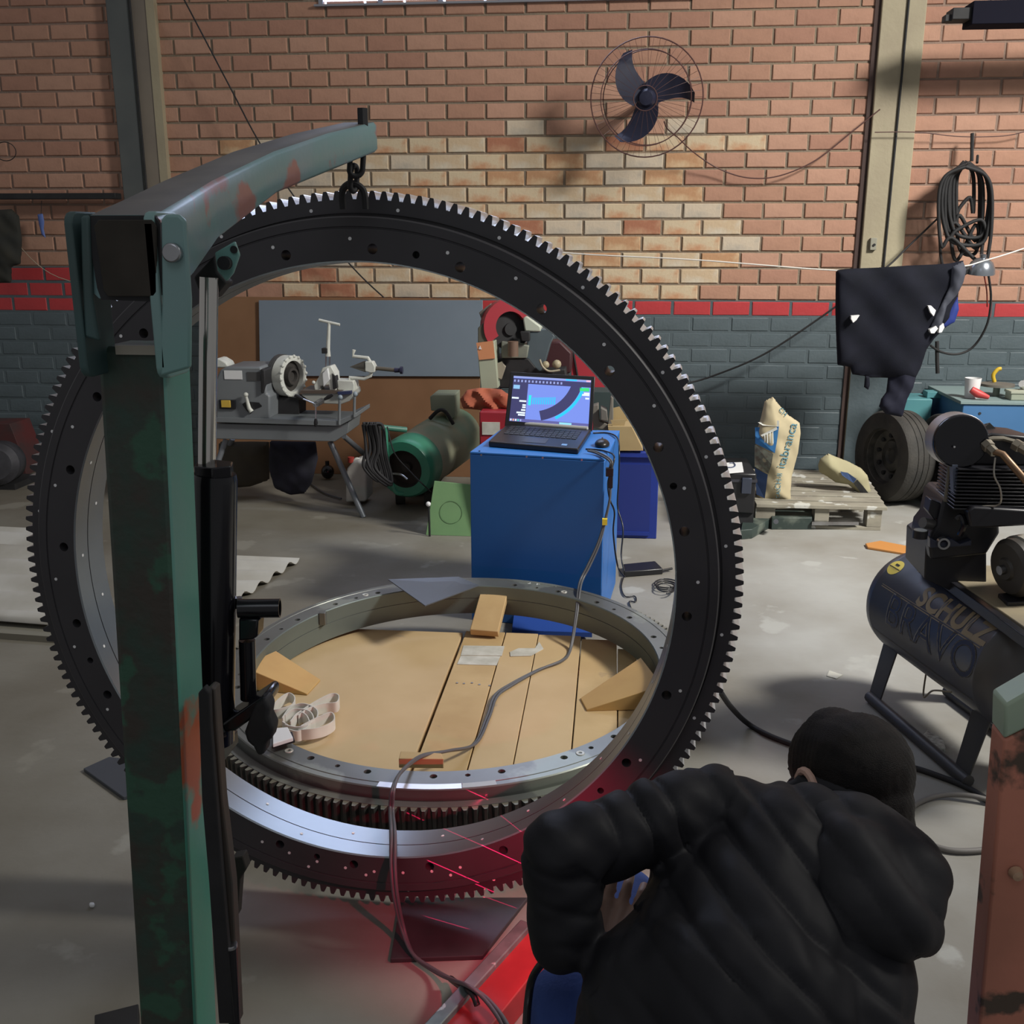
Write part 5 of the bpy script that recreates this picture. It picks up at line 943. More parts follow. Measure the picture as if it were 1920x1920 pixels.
# lamp reflector with cable, hose coil, hook
la = thing('reflector_lamp', 'grey metal bowl reflector lamp hanging by the cable coil', 'lamp', at(1838, 500, 6.3)); c = at(1838, 513, 6.35)
MB().lathe([(0.078, 0.0), (0.080, 0.0), (0.076, 0.03), (0.060, 0.065), (0.035, 0.085), (0.018, 0.09), (0.018, 0.11), (0, 0.11)], c, (0.0, -0.15, 1), 32).obj('shade', mat('lamp_metal', (0.38,0.42,0.46), (0.3,0.33,0.37), rough=0.25, metal=0.8, ns=4), la)
MB().cyl(at(1815,505,6.35), at(1803,512,6.33), 0.022, n=14).obj('clamp', M_blkm, la)
cable([at(1853,512,6.4), at(1858,560,6.45), at(1850,610,6.5), at(1825,650,6.55), at(1795,664,6.55), at(1765,660,6.5), at(1745,648,6.45)], 0.007, 'lamp_cable', M_blkm, la)
cable([at(1845,515,6.4), at(1850,545,6.45), at(1851,575,6.5)], 0.004, 'red_wire', mat('wire_red', (0.25,0.03,0.02), rough=0.5), la)
hk = thing('hose_coil', 'coil of black hose hanging from a wall hook on the right wall', 'hose', at(1812, 300, 6.9))
MB().cyl(at(1823,250,6.9), at(1822,302,6.88), 0.011, n=8).obj('hook', M_blkm, hk); MB().cyl(at(1833,292,6.9), at(1832,305,6.84), 0.008, n=8).obj('hook', M_blkm, hk)
for i in range(9):
    w = 18+i*4; d = i*3; top = 303+i*1.2; bot = 430+(i*37) % 60; sh_ = (i*7) % 9-4
    pts = [(1812+sh_, top), (1812+w*0.75+sh_, top+16), (1812+w+sh_, 345+d), (1812+w*0.92+sh_, bot-30), (1812+w*0.6+sh_, bot+(8 if i % 3 else -60)), (1812-w*0.5+sh_, bot+(6 if i % 2 else -40)), (1812-w*0.9+sh_, bot-25), (1812-w+sh_, 350+d), (1812-w*0.75+sh_, top+18), (1812+sh_, top)]
    cable([at(x, y, 6.86-0.012*i) for x, y in pts], 0.0115, 'hose_loop', M_blkm, hk, k=6)
cable([at(1762,450,6.85), at(1764,480,6.85), at(1768,500,6.7)], 0.009, 'hose_tail', M_blkm, hk); cable([at(1850,420,6.83), at(1842,460,6.8), at(1840,488,6.6)], 0.011, 'hose_tail', M_blkm, hk)
tag(cable([at(1763,405,6.88), at(1700,465,6.88), at(1660,503,6.8), at(1560,580,6.8), at(1440,660,6.85), at(1350,700,6.85), at(1280,720,6.85), at(1160,735,6.7)], 0.006, 'wall_cable', M_blkm), 'dark cable sagging along the grey wall to the hose coil', 'cable')
tag(cable([at(1757,640,6.5), at(1757,670,6.5), at(1758,700,6.5)], 0.012, 'hanging_tool', M_blkm), 'short dark tool handle hanging under the jacket', 'tool')
sb = thing('wall_switch', 'small grey switch box on the right column', 'switch', at(1638, 458, 6.95)); pbox(MB(), 1631, 446, 1645, 469, 6.94, 0.024).obj('box', mat('switch_grey', (0.30,0.29,0.23), rough=0.6), sb, bev=0.003); q = at(1639, 459, 6.94); MB().cyl(q, q-Vector((0, 0.008, 0)), 0.008, n=10).obj('button', M_blkm, sb)
# ------------------------------------------------------------------ fan
fn = thing('wall_fan', 'black three bladed wall fan in a wire guard high on the brick wall', 'fan', at(1212, 190, 6.7)); fc = at(1212, 184, 6.62); fr = 0.335; fa = Vector((-0.10, -0.99, -0.12)).normalized(); f1 = Vector((0.99, -0.10, 0)).normalized(); f2 = fa.cross(f1); f2 = -f2 if f2.z < 0 else f2
M_fan = mat('fan_navy', (0.018,0.020,0.045), rough=0.5); M_wire = mat('fan_wire', (0.10,0.045,0.04), rough=0.5)
def fring(r, h, t, nm_='guard_ring'): return MB().tube([fc+(f1*math.cos(2*PI*k/48)+f2*math.sin(2*PI*k/48))*r+fa*h for k in range(48)], t, 6, closed=True).obj(nm_, M_wire, fn)
fring(fr, 0.0, 0.004); fring(fr*0.8, -0.07, 0.003); fring(fr*0.8, 0.06, 0.003); fring(0.07, 0.085, 0.003)
w_ = MB()
for k in range(56):
    a = 2*PI*k/56; d = f1*math.cos(a)+f2*math.sin(a); s_ = 1 if k % 2 else -1
    w_.tube([fc+d*0.07+fa*0.085*s_, fc+d*fr*0.8+fa*0.06*s_, fc+d*fr], 0.0012, 4)
stuff(w_.obj('guard_wires', M_wire, fn))
MB().lathe([(0, 0.03), (0.04, 0.028), (0.055, 0.0), (0.055, -0.04), (0, -0.04)], fc, fa, 24).obj('hub', M_fan, fn)
MB().lathe([(0, -0.04), (0.06, -0.04), (0.07, -0.08), (0.06, -0.16), (0, -0.17)], fc, fa, 24).obj('motor', M_fan, fn)
MB().cyl(fc-fa*0.16, (fc.x+0.02, WY-0.005, fc.z+0.03), 0.022, n=14).obj('wall_arm', M_fan, fn)
MB().cyl((fc.x+0.02, WY-0.03, fc.z+0.03), (fc.x+0.02, WY-0.002, fc.z+0.03), 0.07, n=20).obj('wall_plate', M_fan, fn)
for a0 in (141, 26, 260):
    L_, R_ = [], []
    for i in range(11):
        t = i/10; r = 0.03+t*0.255; a = math.radians(a0-t*t*28-(0)); wd = 0.068*math.sin(PI*min(1, 0.28+0.72*t)*0.97)**0.6+0.012
        d = f1*math.cos(a)+f2*math.sin(a); s = -f1*math.sin(a)+f2*math.cos(a); L_.append(fc+d*r+s*wd*1.15+fa*0.022); R_.append(fc+d*r-s*wd*0.75-fa*0.022)
    n = 11; vs = [tuple(p) for p in L_+R_]+[tuple(p-fa*0.004) for p in L_+R_]; fs = []
    for i in range(n-1): fs += [(i, i+1, n+i+1, n+i), (2*n+n+i, 2*n+n+i+1, 2*n+i+1, 2*n+i), (i, 2*n+i, 2*n+i+1, i+1), (n+i, n+i+1, 3*n+i+1, 3*n+i)]
    fs += [(0, n, 3*n, 2*n), (n-1, 3*n-1, 4*n-1, 2*n-1)]
    MB().add(vs, fs).obj('blade', M_fan, fn, smooth=50)
cable([at(1245,228,6.72), at(1252,242,6.7), at(1270,257,6.72), at(1300,285,6.85), at(1345,315,6.93), at(1400,333,6.94), at(1460,330,6.94), at(1530,300,6.94), at(1600,245,6.94), at(1650,205,6.93)], 0.004, 'fan_cord', M_wire, fn)
tag(cable([at(1640,248,6.92), at(1720,248,6.92), at(1800,256,6.95), at(1880,255,6.95), at(1925,246,6.95)], 0.003, 'thin_wire', M_wire), 'thin wire across the right column and wall', 'wire')
# dark bars at the upper right
br = thing('wall_beam', 'dark steel beam sticking out high on the right wall', 'beam', at(1850, 40, 6.6))
MB().box((at(1816,50,6.5).x, 6.45, at(1850,48,6.5).z), (3.6, 6.62, at(1850,4,6.5).z)).obj('beam', mat('beam_dark', (0.010,0.010,0.018), rough=0.9, spec=0.1), br, bev=0.004); MB().box((at(1782,40,6.5).x, 6.47, at(1800,38,6.5).z), (at(1818,40,6.5).x, 6.6, at(1800,16,6.5).z)).obj('beam_tip', M_blkm, br, bev=0.004); MB().box((at(1771,40,6.5).x, 6.49, at(1800,40,6.5).z), (at(1784,40,6.5).x, 6.56, at(1800,27,6.5).z)).obj('end_stub', M_blkm, br, bev=0.003)
MB().box((3.2, 6.55, at(1850,40,6.5).z), (3.35, WY, at(1850,10,6.5).z)).obj('bracket', M_blkm, br)
# ------------------------------------------------------------------ blue bench on the right with things
M_bb = mat('bench_blue', (0.06,0.17,0.36), (0.05,0.15,0.32), rough=0.5, ns=3, c3=(0.03,0.06,0.12), t3=0.70, s3=14); M_tl = mat('bench_teal', (0.10,0.30,0.32), (0.08,0.25,0.28), rough=0.5, ns=3)
bn = thing('tool_chest', 'blue steel tool chest with things on top at the right wall', 'tool chest', at(1850, 800, 5.6)); Yt = 6.32
zc = at(1815, 758, Yt).z; xa = at(1806, 760, Yt).x; MB().box((xa, Yt, 0.0), (xa+1.5, Yt+0.6, zc)).obj('body', M_bb, bn, bev=0.006)
MB().box((xa-0.02, Yt-0.01, zc), (xa+1.5, Yt+0.66, zc+0.02)).obj('top', mat('bench_top', (0.20,0.27,0.27), rough=0.6), bn, bev=0.003); q = at(1837, 775, Yt); MB().cyl(q, q-Vector((0, 0.004, 0)), 0.008, n=10).obj('screw', M_blkm, bn)
tc_ = thing('teal_box', 'teal steel box behind the tyres beside the blue tool chest', 'box', at(1740, 800, 6.1)); za = at(1740, 753, 6.6).z; MB().box((at(1696,760,6.6).x, 6.70, 0), (at(1800,760,6.3).x-0.04, 6.97, za)).obj('body', M_tl, tc_, bev=0.005); MB().box((at(1742,750,6.7).x, 6.75, za), (at(1785,750,6.7).x, 6.85, za+0.04)).obj('rim', M_tl, tc_, bev=0.003)
zz_ = zc+0.021
cu = thing('white_cup', 'white plastic cup on the blue tool chest', 'cup', (at(1822,735,6.45).x, 6.45, zz_)); MB().lathe([(0, 0.002), (0.035, 0.002), (0.046, 0.12), (0.048, 0.12), (0.038, 0.0), (0, 0)], (at(1822,735,6.45).x, 6.45, zz_), (0,0,1), 24).obj('cup', M_whitep, cu)
pc = thing('red_pliers', 'red handled tool lying by the white cup', 'pliers', (at(1825,750,6.38).x, 6.38, zz_)); x_ = at(1820,740,6.38).x
MB().tube([(x_, 6.38, zz_+0.06), (x_+0.04, 6.37, zz_+0.035), (x_+0.10, 6.36, zz_+0.016)], [0.02, 0.026, 0.012], 12).obj('handle', mat('plier_red', (0.50,0.05,0.05), rough=0.5), pc)
dk = thing('grinding_disc', 'grey round disc on a pedestal on the blue tool chest', 'disc', (at(1868,735,6.55).x, 6.55, zz_)); c = Vector((at(1868,735,6.55).x, 6.55, zz_)); MB().cyl(c, c+Vector((0,0,0.06)), 0.02, n=14).obj('pedestal', mat('ped_sage', (0.25,0.3,0.25), rough=0.6), dk); MB().cyl(c+Vector((0,0,0.06)), c+Vector((0,0,0.075)), 0.10, n=36).obj('disc', mat('disc_grey', (0.14,0.13,0.11), rough=0.6), dk)
tag(MB().tube(spline([c+Vector((0.0, 0.05, 0.078)), c+Vector((-0.012, 0.05, 0.12)), c+Vector((0.01, 0.05, 0.155)), c+Vector((0.03, 0.05, 0.16))], 5), 0.012, 10).obj('yellow_hose', mat('hose_yellow', (0.62,0.42,0.03), rough=0.5)), 'short curved yellow hose on the grey disc', 'hose')
wb = thing('white_bottle', 'white plastic bottle lying at the right end of the blue tool chest', 'bottle', (c.x+0.22, 6.48, zz_)); MB().lathe([(0, 0), (0.045, 0), (0.05, 0.02), (0.05, 0.10), (0.02, 0.14), (0.02, 0.16), (0, 0.16)], (c.x+0.22, 6.5, zz_+0.051), (-0.3, -0.2, 0.1), 24).obj('body', M_whitep, wb)
sg = thing('sage_box', 'small sage green box on the blue tool chest', 'box', (c.x+0.12, 6.42, zz_)); MB().box((c.x+0.02, 6.36, zz_), (c.x+0.16, 6.46, zz_+0.05)).obj('box', mat('sage', (0.3,0.33,0.26), rough=0.7), sg, bev=0.004); MB().box((c.x+0.015, 6.355, zz_+0.04), (c.x+0.165, 6.465, zz_+0.055)).obj('lid', mat('sage2', (0.36,0.38,0.3), rough=0.7), sg, bev=0.002)

# ------------------------------------------------------------------ compressor
M_tank = mat('tank_navy', (0.035,0.042,0.068), (0.075,0.07,0.065), rough=0.38, ns=2.2, lo=0.42, hi=0.65, bump=0.02)
M_cast = mat('casting_black', (0.014,0.014,0.018), rough=0.38)
cp = thing('air_compressor', 'black air compressor with long tank lettered in gold on the right', 'compressor', (1.15, 3.2, 0))
TA = Vector((1.085, 3.50, 0.37)); TB = Vector((1.245, 2.90, 0.37)); ta = (TB-TA).normalized(); TL = (TB-TA).length; TR = 0.188
prof = [(0.0, -0.105)]+[(TR*math.sin(k*PI/16), -0.105*math.cos(k*PI/16)) for k in range(1, 9)]+[(TR, 0.001), (TR*1.004, 0.004), (TR*1.004, 0.010), (TR, 0.012), (TR, TL-0.012), (TR*1.004, TL-0.01), (TR*1.004, TL-0.004), (TR, TL)]+[(TR*math.cos(k*PI/16), TL+0.105*math.sin(k*PI/16)) for k in range(1, 9)]
MB().lathe(prof, TA, ta, 64).obj('tank', M_tank, cp, smooth=60)
tw = Vector((-ta.y, ta.x, 0)); tw = -tw if tw.x > 0 else tw; tz = Vector((0, 0, 1))
def tp(x, ph, r=None): a = math.radians(ph); return TA+ta*x+(tw*math.cos(a)+tz*math.sin(a))*(r or TR+0.0008)
def tbend(x0, ph0): return lambda c: tp(x0+c.x, ph0+math.degrees(c.y/TR))
M_gold = mat('letter_gold', (0.30,0.23,0.13), (0.24,0.19,0.12), rough=0.6, ns=12); M_let = mat('letter_outline', (0.20,0.18,0.15), rough=0.6)
text('SCHULZ', 0.098, 'lettering', M_gold, None, cp, bend=tbend(0.24, 30), spacing=1.0, bold=0.0035)
text('BRAVO', 0.155, 'lettering', mat('letter_navy', (0.018,0.026,0.06), rough=0.5), None, cp, bend=tbend(0.11, -6), spacing=1.0)
text('BRAVO', 0.155, 'lettering_outline', M_let, None, cp, bend=tbend(0.11, -6), outline=0.0022, spacing=1.0)
text('20 BR', 0.04, 'lettering', M_gold, None, cp, bend=tbend(0.13, 58), spacing=1.0)
def tband(ph0, ph1, x0, x1, name, m, off=0.0006):
    vs = []; k = 24
    for i in range(k+1): x = x0+(x1-x0)*i/k; vs += [tuple(tp(x, ph0, TR+off)), tuple(tp(x, ph1, TR+off))]
    MB().add(vs, [(2*i, 2*i+1, 2*i+3, 2*i+2) for i in range(k)]).obj(name, m, cp, smooth=0)
tband(26, 26.9, 0.04, 0.60, 'stripe', M_gold); tband(28.2, 28.8, 0.04, 0.60, 'stripe', M_gold); tband(72, 72.8, 0.04, 0.3, 'stripe', M_gold); tband(-26, -25, 0.0, 0.60, 'stripe', mat('stripe_dim', (0.10,0.09,0.07), rough=0.6))
# yellow warning sticker on the dome
def dome(a, b, r=1.004):   # a: angle from the rim towards the pole, b: angle round the axis
    A_, B_ = math.radians(a), math.radians(b); return TA-ta*(0.105*math.sin(A_)*r)+(tw*math.cos(B_)+tz*math.sin(B_))*(TR*math.cos(A_)*r)
vs = [tuple(tp(0.035, 50, TR+0.001))]; k = 20
for i in range(k): t = 2*PI*i/k; vs.append(tuple(tp(0.035+0.034*math.cos(t), 50+9.5*math.sin(t), TR+0.001)))
MB().add(vs, [(0, i+1, (i+1) % k+1) for i in range(k)]).obj('warning_sticker', mat('sticker_yellow', (0.70,0.55,0.05), rough=0.5), cp, smooth=0)
for a_, b_, x0_, x1_ in ((48.5, 49.5, 0.004, 0.066), (52, 54.5, 0.024, 0.046)): MB().add([tuple(tp(x, a, TR+0.0016)) for x, a in ((x0_, a_), (x1_, a_), (x1_, b_), (x0_, b_))], [(0,1,2,3)]).obj('sticker_mark', M_blkm, cp, smooth=0)
# legs
M_clg = mat('leg_black', (0.03,0.03,0.034), (0.045,0.043,0.04), rough=0.5, ns=8)
for x in (0.03, 0.56):
    for s in (1, -1):
        top = TA+ta*x+tw*s*0.10+tz*-0.14; bot = Vector((top.x, top.y, 0.0))+tw*s*0.05
        q = MB(); w = ta*0.035; t_ = tw*s*0.006
        q.add([tuple(p) for p in (top-w*1.3, top+w*1.3, bot+w, bot-w, top-w*1.3+t_, top+w*1.3+t_, bot+w+t_, bot-w+t_)], [(0,1,2,3), (7,6,5,4), (0,4,5,1), (1,5,6,2), (2,6,7,3), (3,7,4,0)]).obj('leg', M_clg, cp, bev=0.002)
for s in (1, -1):
    a_ = TA+tw*s*0.15; b_ = TA+ta*0.6+tw*s*0.15; MB().tube([Vector((a_.x, a_.y, 0.022)), Vector((b_.x, b_.y, 0.022))], 0.020, 10).obj('skid', M_clg, cp)
cable([tp(0.03, -100, 0.24), tp(0.2, -75, 0.27), tp(0.4, -40, 0.22), tp(0.5, -30, 0.2)], 0.003, 'drain_cord', mat('cord_tan', (0.2,0.17,0.12), rough=0.7), cp)
# platform on the tank, belt base
MB().prism(pp([(1733,1085), (1736,1020), (1760,1005), (1850,1010), (1850,1090), (1828,1130)], 3.14), (0, 0.22, 0)).obj('saddle', M_cast, cp, bev=0.004)
MB().prism([Vector(v) for v in ((1.06, 3.30, 0.555), (1.15, 2.70, 0.555), (1.40, 2.72, 0.555), (1.32, 3.32, 0.555))], (0, 0, 0.014)).obj('motor_base', mat('base_tan', (0.30,0.25,0.16), (0.2,0.17,0.12), rough=0.7, ns=6), cp, bev=0.003)
MB().prism([Vector(v) for v in ((1.045, 3.28, 0.530), (1.125, 2.65, 0.530), (1.15, 2.65, 0.530), (1.07, 3.28, 0.530))], (0, 0, 0.035)).obj('base_rail', M_cast, cp, bev=0.003)
# crankcase
MB().prism(pp([(1742,1020), (1746,1000), (1758,985), (1768,940), (1778,930), (1870,938), (1875,1000), (1850,1040), (1800,1045), (1745,1050)], 3.10), (0, 0.20, 0)).obj('crankcase', M_cast, cp, bev=0.008)
MB().prism(pp([(1744,1008), (1762,1018), (1785,1010), (1800,1020), (1822,1012), (1822,1024), (1744,1028)], 3.07), (0, 0.03, 0)).obj('crank_flange', mat('flange_dark', (0.03,0.035,0.06), rough=0.3), cp, bev=0.003)
c = at(1770, 1020, 3.055); MB().lathe([(0.012, 0), (0.018, 0), (0.018, 0.02), (0.012, 0.02), (0.012, 0)], c, (0, 1, 0), 18).obj('sight_glass', M_steel, cp)
MB().cyl(at(1726,994,3.08), at(1726,994,3.08)+Vector((0,0,-0.024)), 0.022, n=20).obj('gauge', M_cast, cp); q = at(1726,994,3.08); MB().lathe([(0, 0.001), (0.019, 0.001), (0.019, 0)], q, (0,0,1), 18).obj('gauge_glass', mat('gauge_face', (0.55,0.57,0.52), rough=0.2), cp)
MB().cyl(at(1730,980,3.11), at(1752,984,3.13), 0.017, n=12).obj('valve', mat('valve_grey', (0.16,0.155,0.15), rough=0.4, metal=0.5), cp)
MB().prism(pp([(1746,937), (1768,945), (1770,968), (1752,975), (1741,960)], 3.12), (0, 0.06, 0)).obj('switch_box', M_cast, cp, bev=0.003)
MB().tube(spline([at(1795,972,3.05), at(1803,968,3.04), at(1808,985,3.03), at(1800,1003,3.04)], 5), 0.009, 8).obj('lever', M_blackgl, cp)
# finned cylinders
fm = MB()
for i in range(12):
    z = at(1850, 945-i*6.6, 3.1).z; a = at(1790, 900, 3.04).x
    MB().box((a, 3.02, z), (a+0.22, 3.20, z+0.005)).obj('fin', M_cast, cp, bev=0.0015)
a = at(1797, 900, 3.06).x; MB().box((a, 3.05, at(1850,948,3.1).z), (a+0.20, 3.17, at(1850,872,3.1).z)).obj('cylinder_block', M_cast, cp)
MB().cyl(at(1783,868,3.1), at(1775,940,3.1), 0.0095, n=10).obj('pipe', mat('pipe_olive', (0.16,0.15,0.12), rough=0.5, metal=0.4), cp)
MB().prism(pp([(1786,872), (1796,872), (1795,928), (1788,928)], 3.04), (0, 0.03, 0)).obj('edge_strip', mat('edge_bluegrey', (0.10,0.12,0.17), rough=0.5), cp)
# head with fins
for i in range(9):
    x0_, y0_ = 1797+i*2.4, 822-i*2.4; MB().prism(pp([(x0_, y0_), (x0_+40, y0_-10), (x0_+52, y0_+2), (x0_+18, y0_+12)], 3.10+0.01*i), (0, 0.004, 0)).obj('head_fin', mat('fin_worn', (0.10,0.10,0.095), rough=0.4, metal=0.4), cp)
MB().prism(pp([(1794,826), (1838,820), (1860,812), (1920,818), (1960,830), (1960,872), (1830,872), (1794,858)], 3.08), (0, 0.14, 0)).obj('head', M_cast, cp, bev=0.005)
MB().tube([at(1834,828,3.06), at(1862,822,3.06), at(1880,822,3.07), at(1925,835,3.07)], 0.007, 8).obj('head_pipe', mat('pipe_taupe', (0.22,0.20,0.16), rough=0.4, metal=0.5), cp)
for x0_, x1_ in ((1848, 1862), (1902, 1925)): MB().lathe([(0, 0), (0.018, 0), (0.018, 0.02), (0.014, 0.022), (0.014, 0.045), (0, 0.045)], at(x0_, 832, 3.05), at(x1_, 846, 3.02)-at(x0_, 832, 3.05), 6).obj('pipe_nut', mat('nut_taupe', (0.28,0.25,0.2), rough=0.4, metal=0.6), cp)
MB().tube([at(1862,846,3.02), at(1880,852,3.0), at(1900,875,2.98), at(1935,915,2.96)], 0.0105, 12).obj('copper_pipe', mat('copper_dull', (0.24,0.15,0.09), rough=0.4, metal=0.6), cp)
cable([at(1866,858,3.0), at(1864,890,2.99), at(1875,915,2.98), at(1877,938,2.98), at(1868,948,3.0), at(1840,950,3.02), at(1818,962,3.04)], 0.0028, 'capillary', mat('capillary_steel', (0.45,0.42,0.36), rough=0.3, metal=0.7), cp)
# air filter drum
c = at(1803, 828, 3.05); ax = (at(1770, 815, 3.22)-c).normalized()
MB().lathe([(0, -0.002), (0.074, -0.002), (0.078, 0.004), (0.078, 0.012), (0.0785, 0.012)], c, ax, 40).obj('drum_face', M_blackgl, cp)
MB().lathe([(0.0785, 0.012), (0.080, 0.013), (0.080, 0.085), (0.074, 0.09), (0, 0.09)], c, ax, 40).obj('drum_band', mat('drum_steel', (0.42,0.42,0.46), (0.25,0.24,0.24), rough=0.35, metal=0.5, ns=3), cp)
q = at(1789, 838, 3.04); MB().ell(q, (0.004,)*3, 8).obj('drum_screw', M_steel, cp)
# motor
c = at(1882, 1068, 2.98); ax = Vector((0.93, 0.28, 0.12)).normalized()
MB().lathe([(0, 0), (0.03, 0), (0.035, 0.008), (0.075, 0.01), (0.088, 0.025), (0.088, 0.05)], c, ax, 36).obj('motor_face', mat('motor_dark', (0.05,0.045,0.04), rough=0.5), cp)
MB().lathe([(0.086, 0.045), (0.093, 0.05), (0.093, 0.25), (0.07, 0.28), (0, 0.28)], c, ax, 36).obj('motor_shell', mat('motor_pale', (0.42,0.44,0.40), (0.3,0.28,0.24), rough=0.4, ns=4), cp)
MB().cyl(c-ax*0.015, c+ax*0.01, 0.014, n=12).obj('motor_shaft', M_steel, cp); MB().prism([c+Vector(v) for v in ((-0.0, 0.02, -0.13), (0.24, 0.09, -0.13), (0.24, 0.0, -0.13), (0.0, -0.06, -0.13))], (0, 0, 0.05)).obj('motor_foot', M_cast, cp, bev=0.003)
MB().prism(pp([(1815,958), (1825,950), (1940,957), (1940,985), (1850,990), (1820,990)], 3.0), (0, 0.05, 0)).obj('belt_guard', M_cast, cp, bev=0.006)
tag(MB().prism([on(1725,1392,0), on(1738,1378,0), on(1768,1396,0), on(1772,1412,0), on(1745,1416,0)], (0, 0, 0.02)).obj('crumpled_foil', mat('foil', (0.55,0.56,0.52), (0.2,0.2,0.18), rough=0.3, ns=60), bev=0.004), 'crumpled scrap on the floor under the compressor', 'scrap')
tag(ground_quad([(1555,1258), (1580,1266), (1568,1273), (1550,1268)], 0.001, 0.002, 'paper_scrap', M_lab), 'small paper scrap on the floor left of the compressor leg', 'scrap')
tag(ground_quad([(168,1697), (178,1697), (178,1703), (168,1703)], 0.0, 0.01, 'white_pebble', M_whitep, None, 0.004), 'small white pebble on the floor left of the crane mast', 'pebble')

# ------------------------------------------------------------------ the crouching person
M_skin = mat('skin', (0.64,0.42,0.33), (0.58,0.36,0.28), rough=0.5, ns=8)
M_puf = mat('puffer_black', (0.014,0.014,0.017), (0.010,0.010,0.013), rough=0.62, ns=5, bump=0.10, bs=30, spec=0.3)
M_hood = mat('puffer_hood', (0.017,0.017,0.020), rough=0.62, bump=0.10, bs=30, spec=0.3)
M_jean = mat('jeans_blue', (0.025,0.055,0.21), (0.035,0.075,0.27), rough=0.85, ns=20, bump=0.2, bs=150)
M_hair = mat('hair_black', (0.008,0.007,0.007), (0.016,0.013,0.012), rough=0.6, ns=40, bump=0.35, bs=600, spec=0.2)
def capsule(mb, p0, r0, p1, r1, n=18):
    p0 = Vector(p0); p1 = Vector(p1); d = p1-p0; L = max(d.length, 1e-4); d = d/L if d.length > 1e-5 else Vector((0, 0, 1)); pts = []; R = []
    for k in range(6): a = PI/2*k/5; pts.append(p0-d*r0*math.cos(a)); R.append(max(r0*math.sin(a), 1e-4))
    for k in range(6): a = PI/2*k/5; pts.append(p1+d*r1*math.sin(a)); R.append(max(r1*math.cos(a), 1e-4))
    mb.tube(pts, R, n)
def fuse(caps, vox, name, m, parent, sm=6, post=None, extra=None, fac=0.5):
    mb = MB()
    for c_ in caps: capsule(mb, *c_)
    if extra: extra(mb)
    me = bpy.data.meshes.new(name); me.from_pydata(mb.v, [], mb.f); o = bpy.data.objects.new(name, me); COL.objects.link(o)
    r = o.modifiers.new('r', 'REMESH'); r.mode = 'VOXEL'; r.voxel_size = vox
    s_ = o.modifiers.new('s', 'SMOOTH'); s_.iterations = sm; s_.factor = fac
    dg = bpy.context.evaluated_depsgraph_get(); m2 = bpy.data.meshes.new_from_object(o.evaluated_get(dg)); bpy.data.objects.remove(o); bpy.data.meshes.remove(me)
    if post:
        N = len(m2.vertices); co_ = np.empty(N*3); no = np.empty(N*3); m2.vertices.foreach_get('co', co_); m2.vertices.foreach_get('normal', no)
        co_ = co_.reshape(-1, 3); no = no.reshape(-1, 3); m2.vertices.foreach_set('co', (co_+no*post(co_)[:, None]).ravel()); m2.update()
    m2.name = name
    return link(name, m2, m, parent, smooth=180)
pe = thing('person', 'person with short black hair in a black quilted hooded jacket and jeans, crouching, back turned', 'person', (0.25, 1.25, 0))
Pn = lambda x, y, d: tuple(vw(x, y, d))
ls, el, wr = Pn(1322,1510,1.50), Pn(1052,1600,1.42), Pn(1062,1755,1.42)
rs_, rel, rwr = Pn(1640,1690,1.42), Pn(1450,1800,1.64), Pn(1190,1740,1.82)
nb, ub, mb_, lb, pv = Pn(1515,1580,1.53), Pn(1470,1640,1.46), Pn(1420,1760,1.40), Pn(1390,1900,1.32), Pn(1390,2080,1.27)
hc = Vector(Pn(1590,1462,1.62)); kl, kr = Pn(1158,1712,1.75), Pn(1600,1900,1.62)
al = Vector((0.02, 1.42, 0.09)); ar = Vector((0.42, 1.30, 0.09)); hipl, hipr = Pn(1290,2080,1.30), Pn(1500,2080,1.28)
seg = [(Vector(ls), Vector(el)), (Vector(el), Vector(wr)), (Vector(pv), Vector(nb))]
sp = (Vector(nb)-Vector(pv)).normalized()
def quilt(co_):
    """stitched tubes: ridges run round the arm and across the back"""
    best = np.full(len(co_), 1e9); S_ = np.zeros(len(co_)); AM = np.ones(len(co_)); off = [0, (seg[0][1]-seg[0][0]).length, 0]
    for i, (a, b) in enumerate(seg):
        a_ = np.array(a); d = np.array(b-a); L = np.linalg.norm(d); t = ((co_-a_)@d)/(L*L); tt = np.clip(t, 0, 1) if i < 2 else t
        dist = np.linalg.norm(co_-(a_+np.clip(tt, 0, 1)[:, None]*d), axis=1)-(0.065 if i < 2 else 0.17); k = dist < best; best[k] = dist[k]
        if i == 2:
            u_ = (co_-np.array(Pn(1400,1700,1.4)))@np.array(rt); v_ = (co_-np.array(Pn(1400,1700,1.4)))@np.array(up); ss = u_*0.69+v_*0.72+0.012*np.sin(u_*14)+0.006*np.sin(v_*25)
            S_[k] = (ss/0.058)[k]
        else: S_[k] = ((off[i]+tt*L)/0.060+0.25*np.sin(co_@np.array(rt)*31+co_[:, 2]*27))[k]; AM[k] = 0.5 if i == 0 else 0.2
    fr_ = np.abs(S_-np.round(S_)); ph = 1-np.exp(-(fr_*0.058/0.0085)**2); bul = np.sqrt(np.clip(1-(1-2*fr_)**2, 0, 1)); wr_ = 0.0022*np.sin(co_[:, 0]*75+co_[:, 1]*40+3*np.sin(co_[:, 2]*30))*np.sin(co_[:, 2]*60+co_[:, 0]*22)
    arm = AM < 0.9; wr_ = wr_*(1+1.1*arm)+0.003*arm*np.sin(co_[:, 0]*48+9*np.sin(co_[:, 2]*11)+co_[:, 1]*30)
    return (0.006*ph+0.005*bul-0.008)*np.where(AM < 0.3, 0.35, np.where(AM < 0.9, 0.8, 1))+wr_*0.55
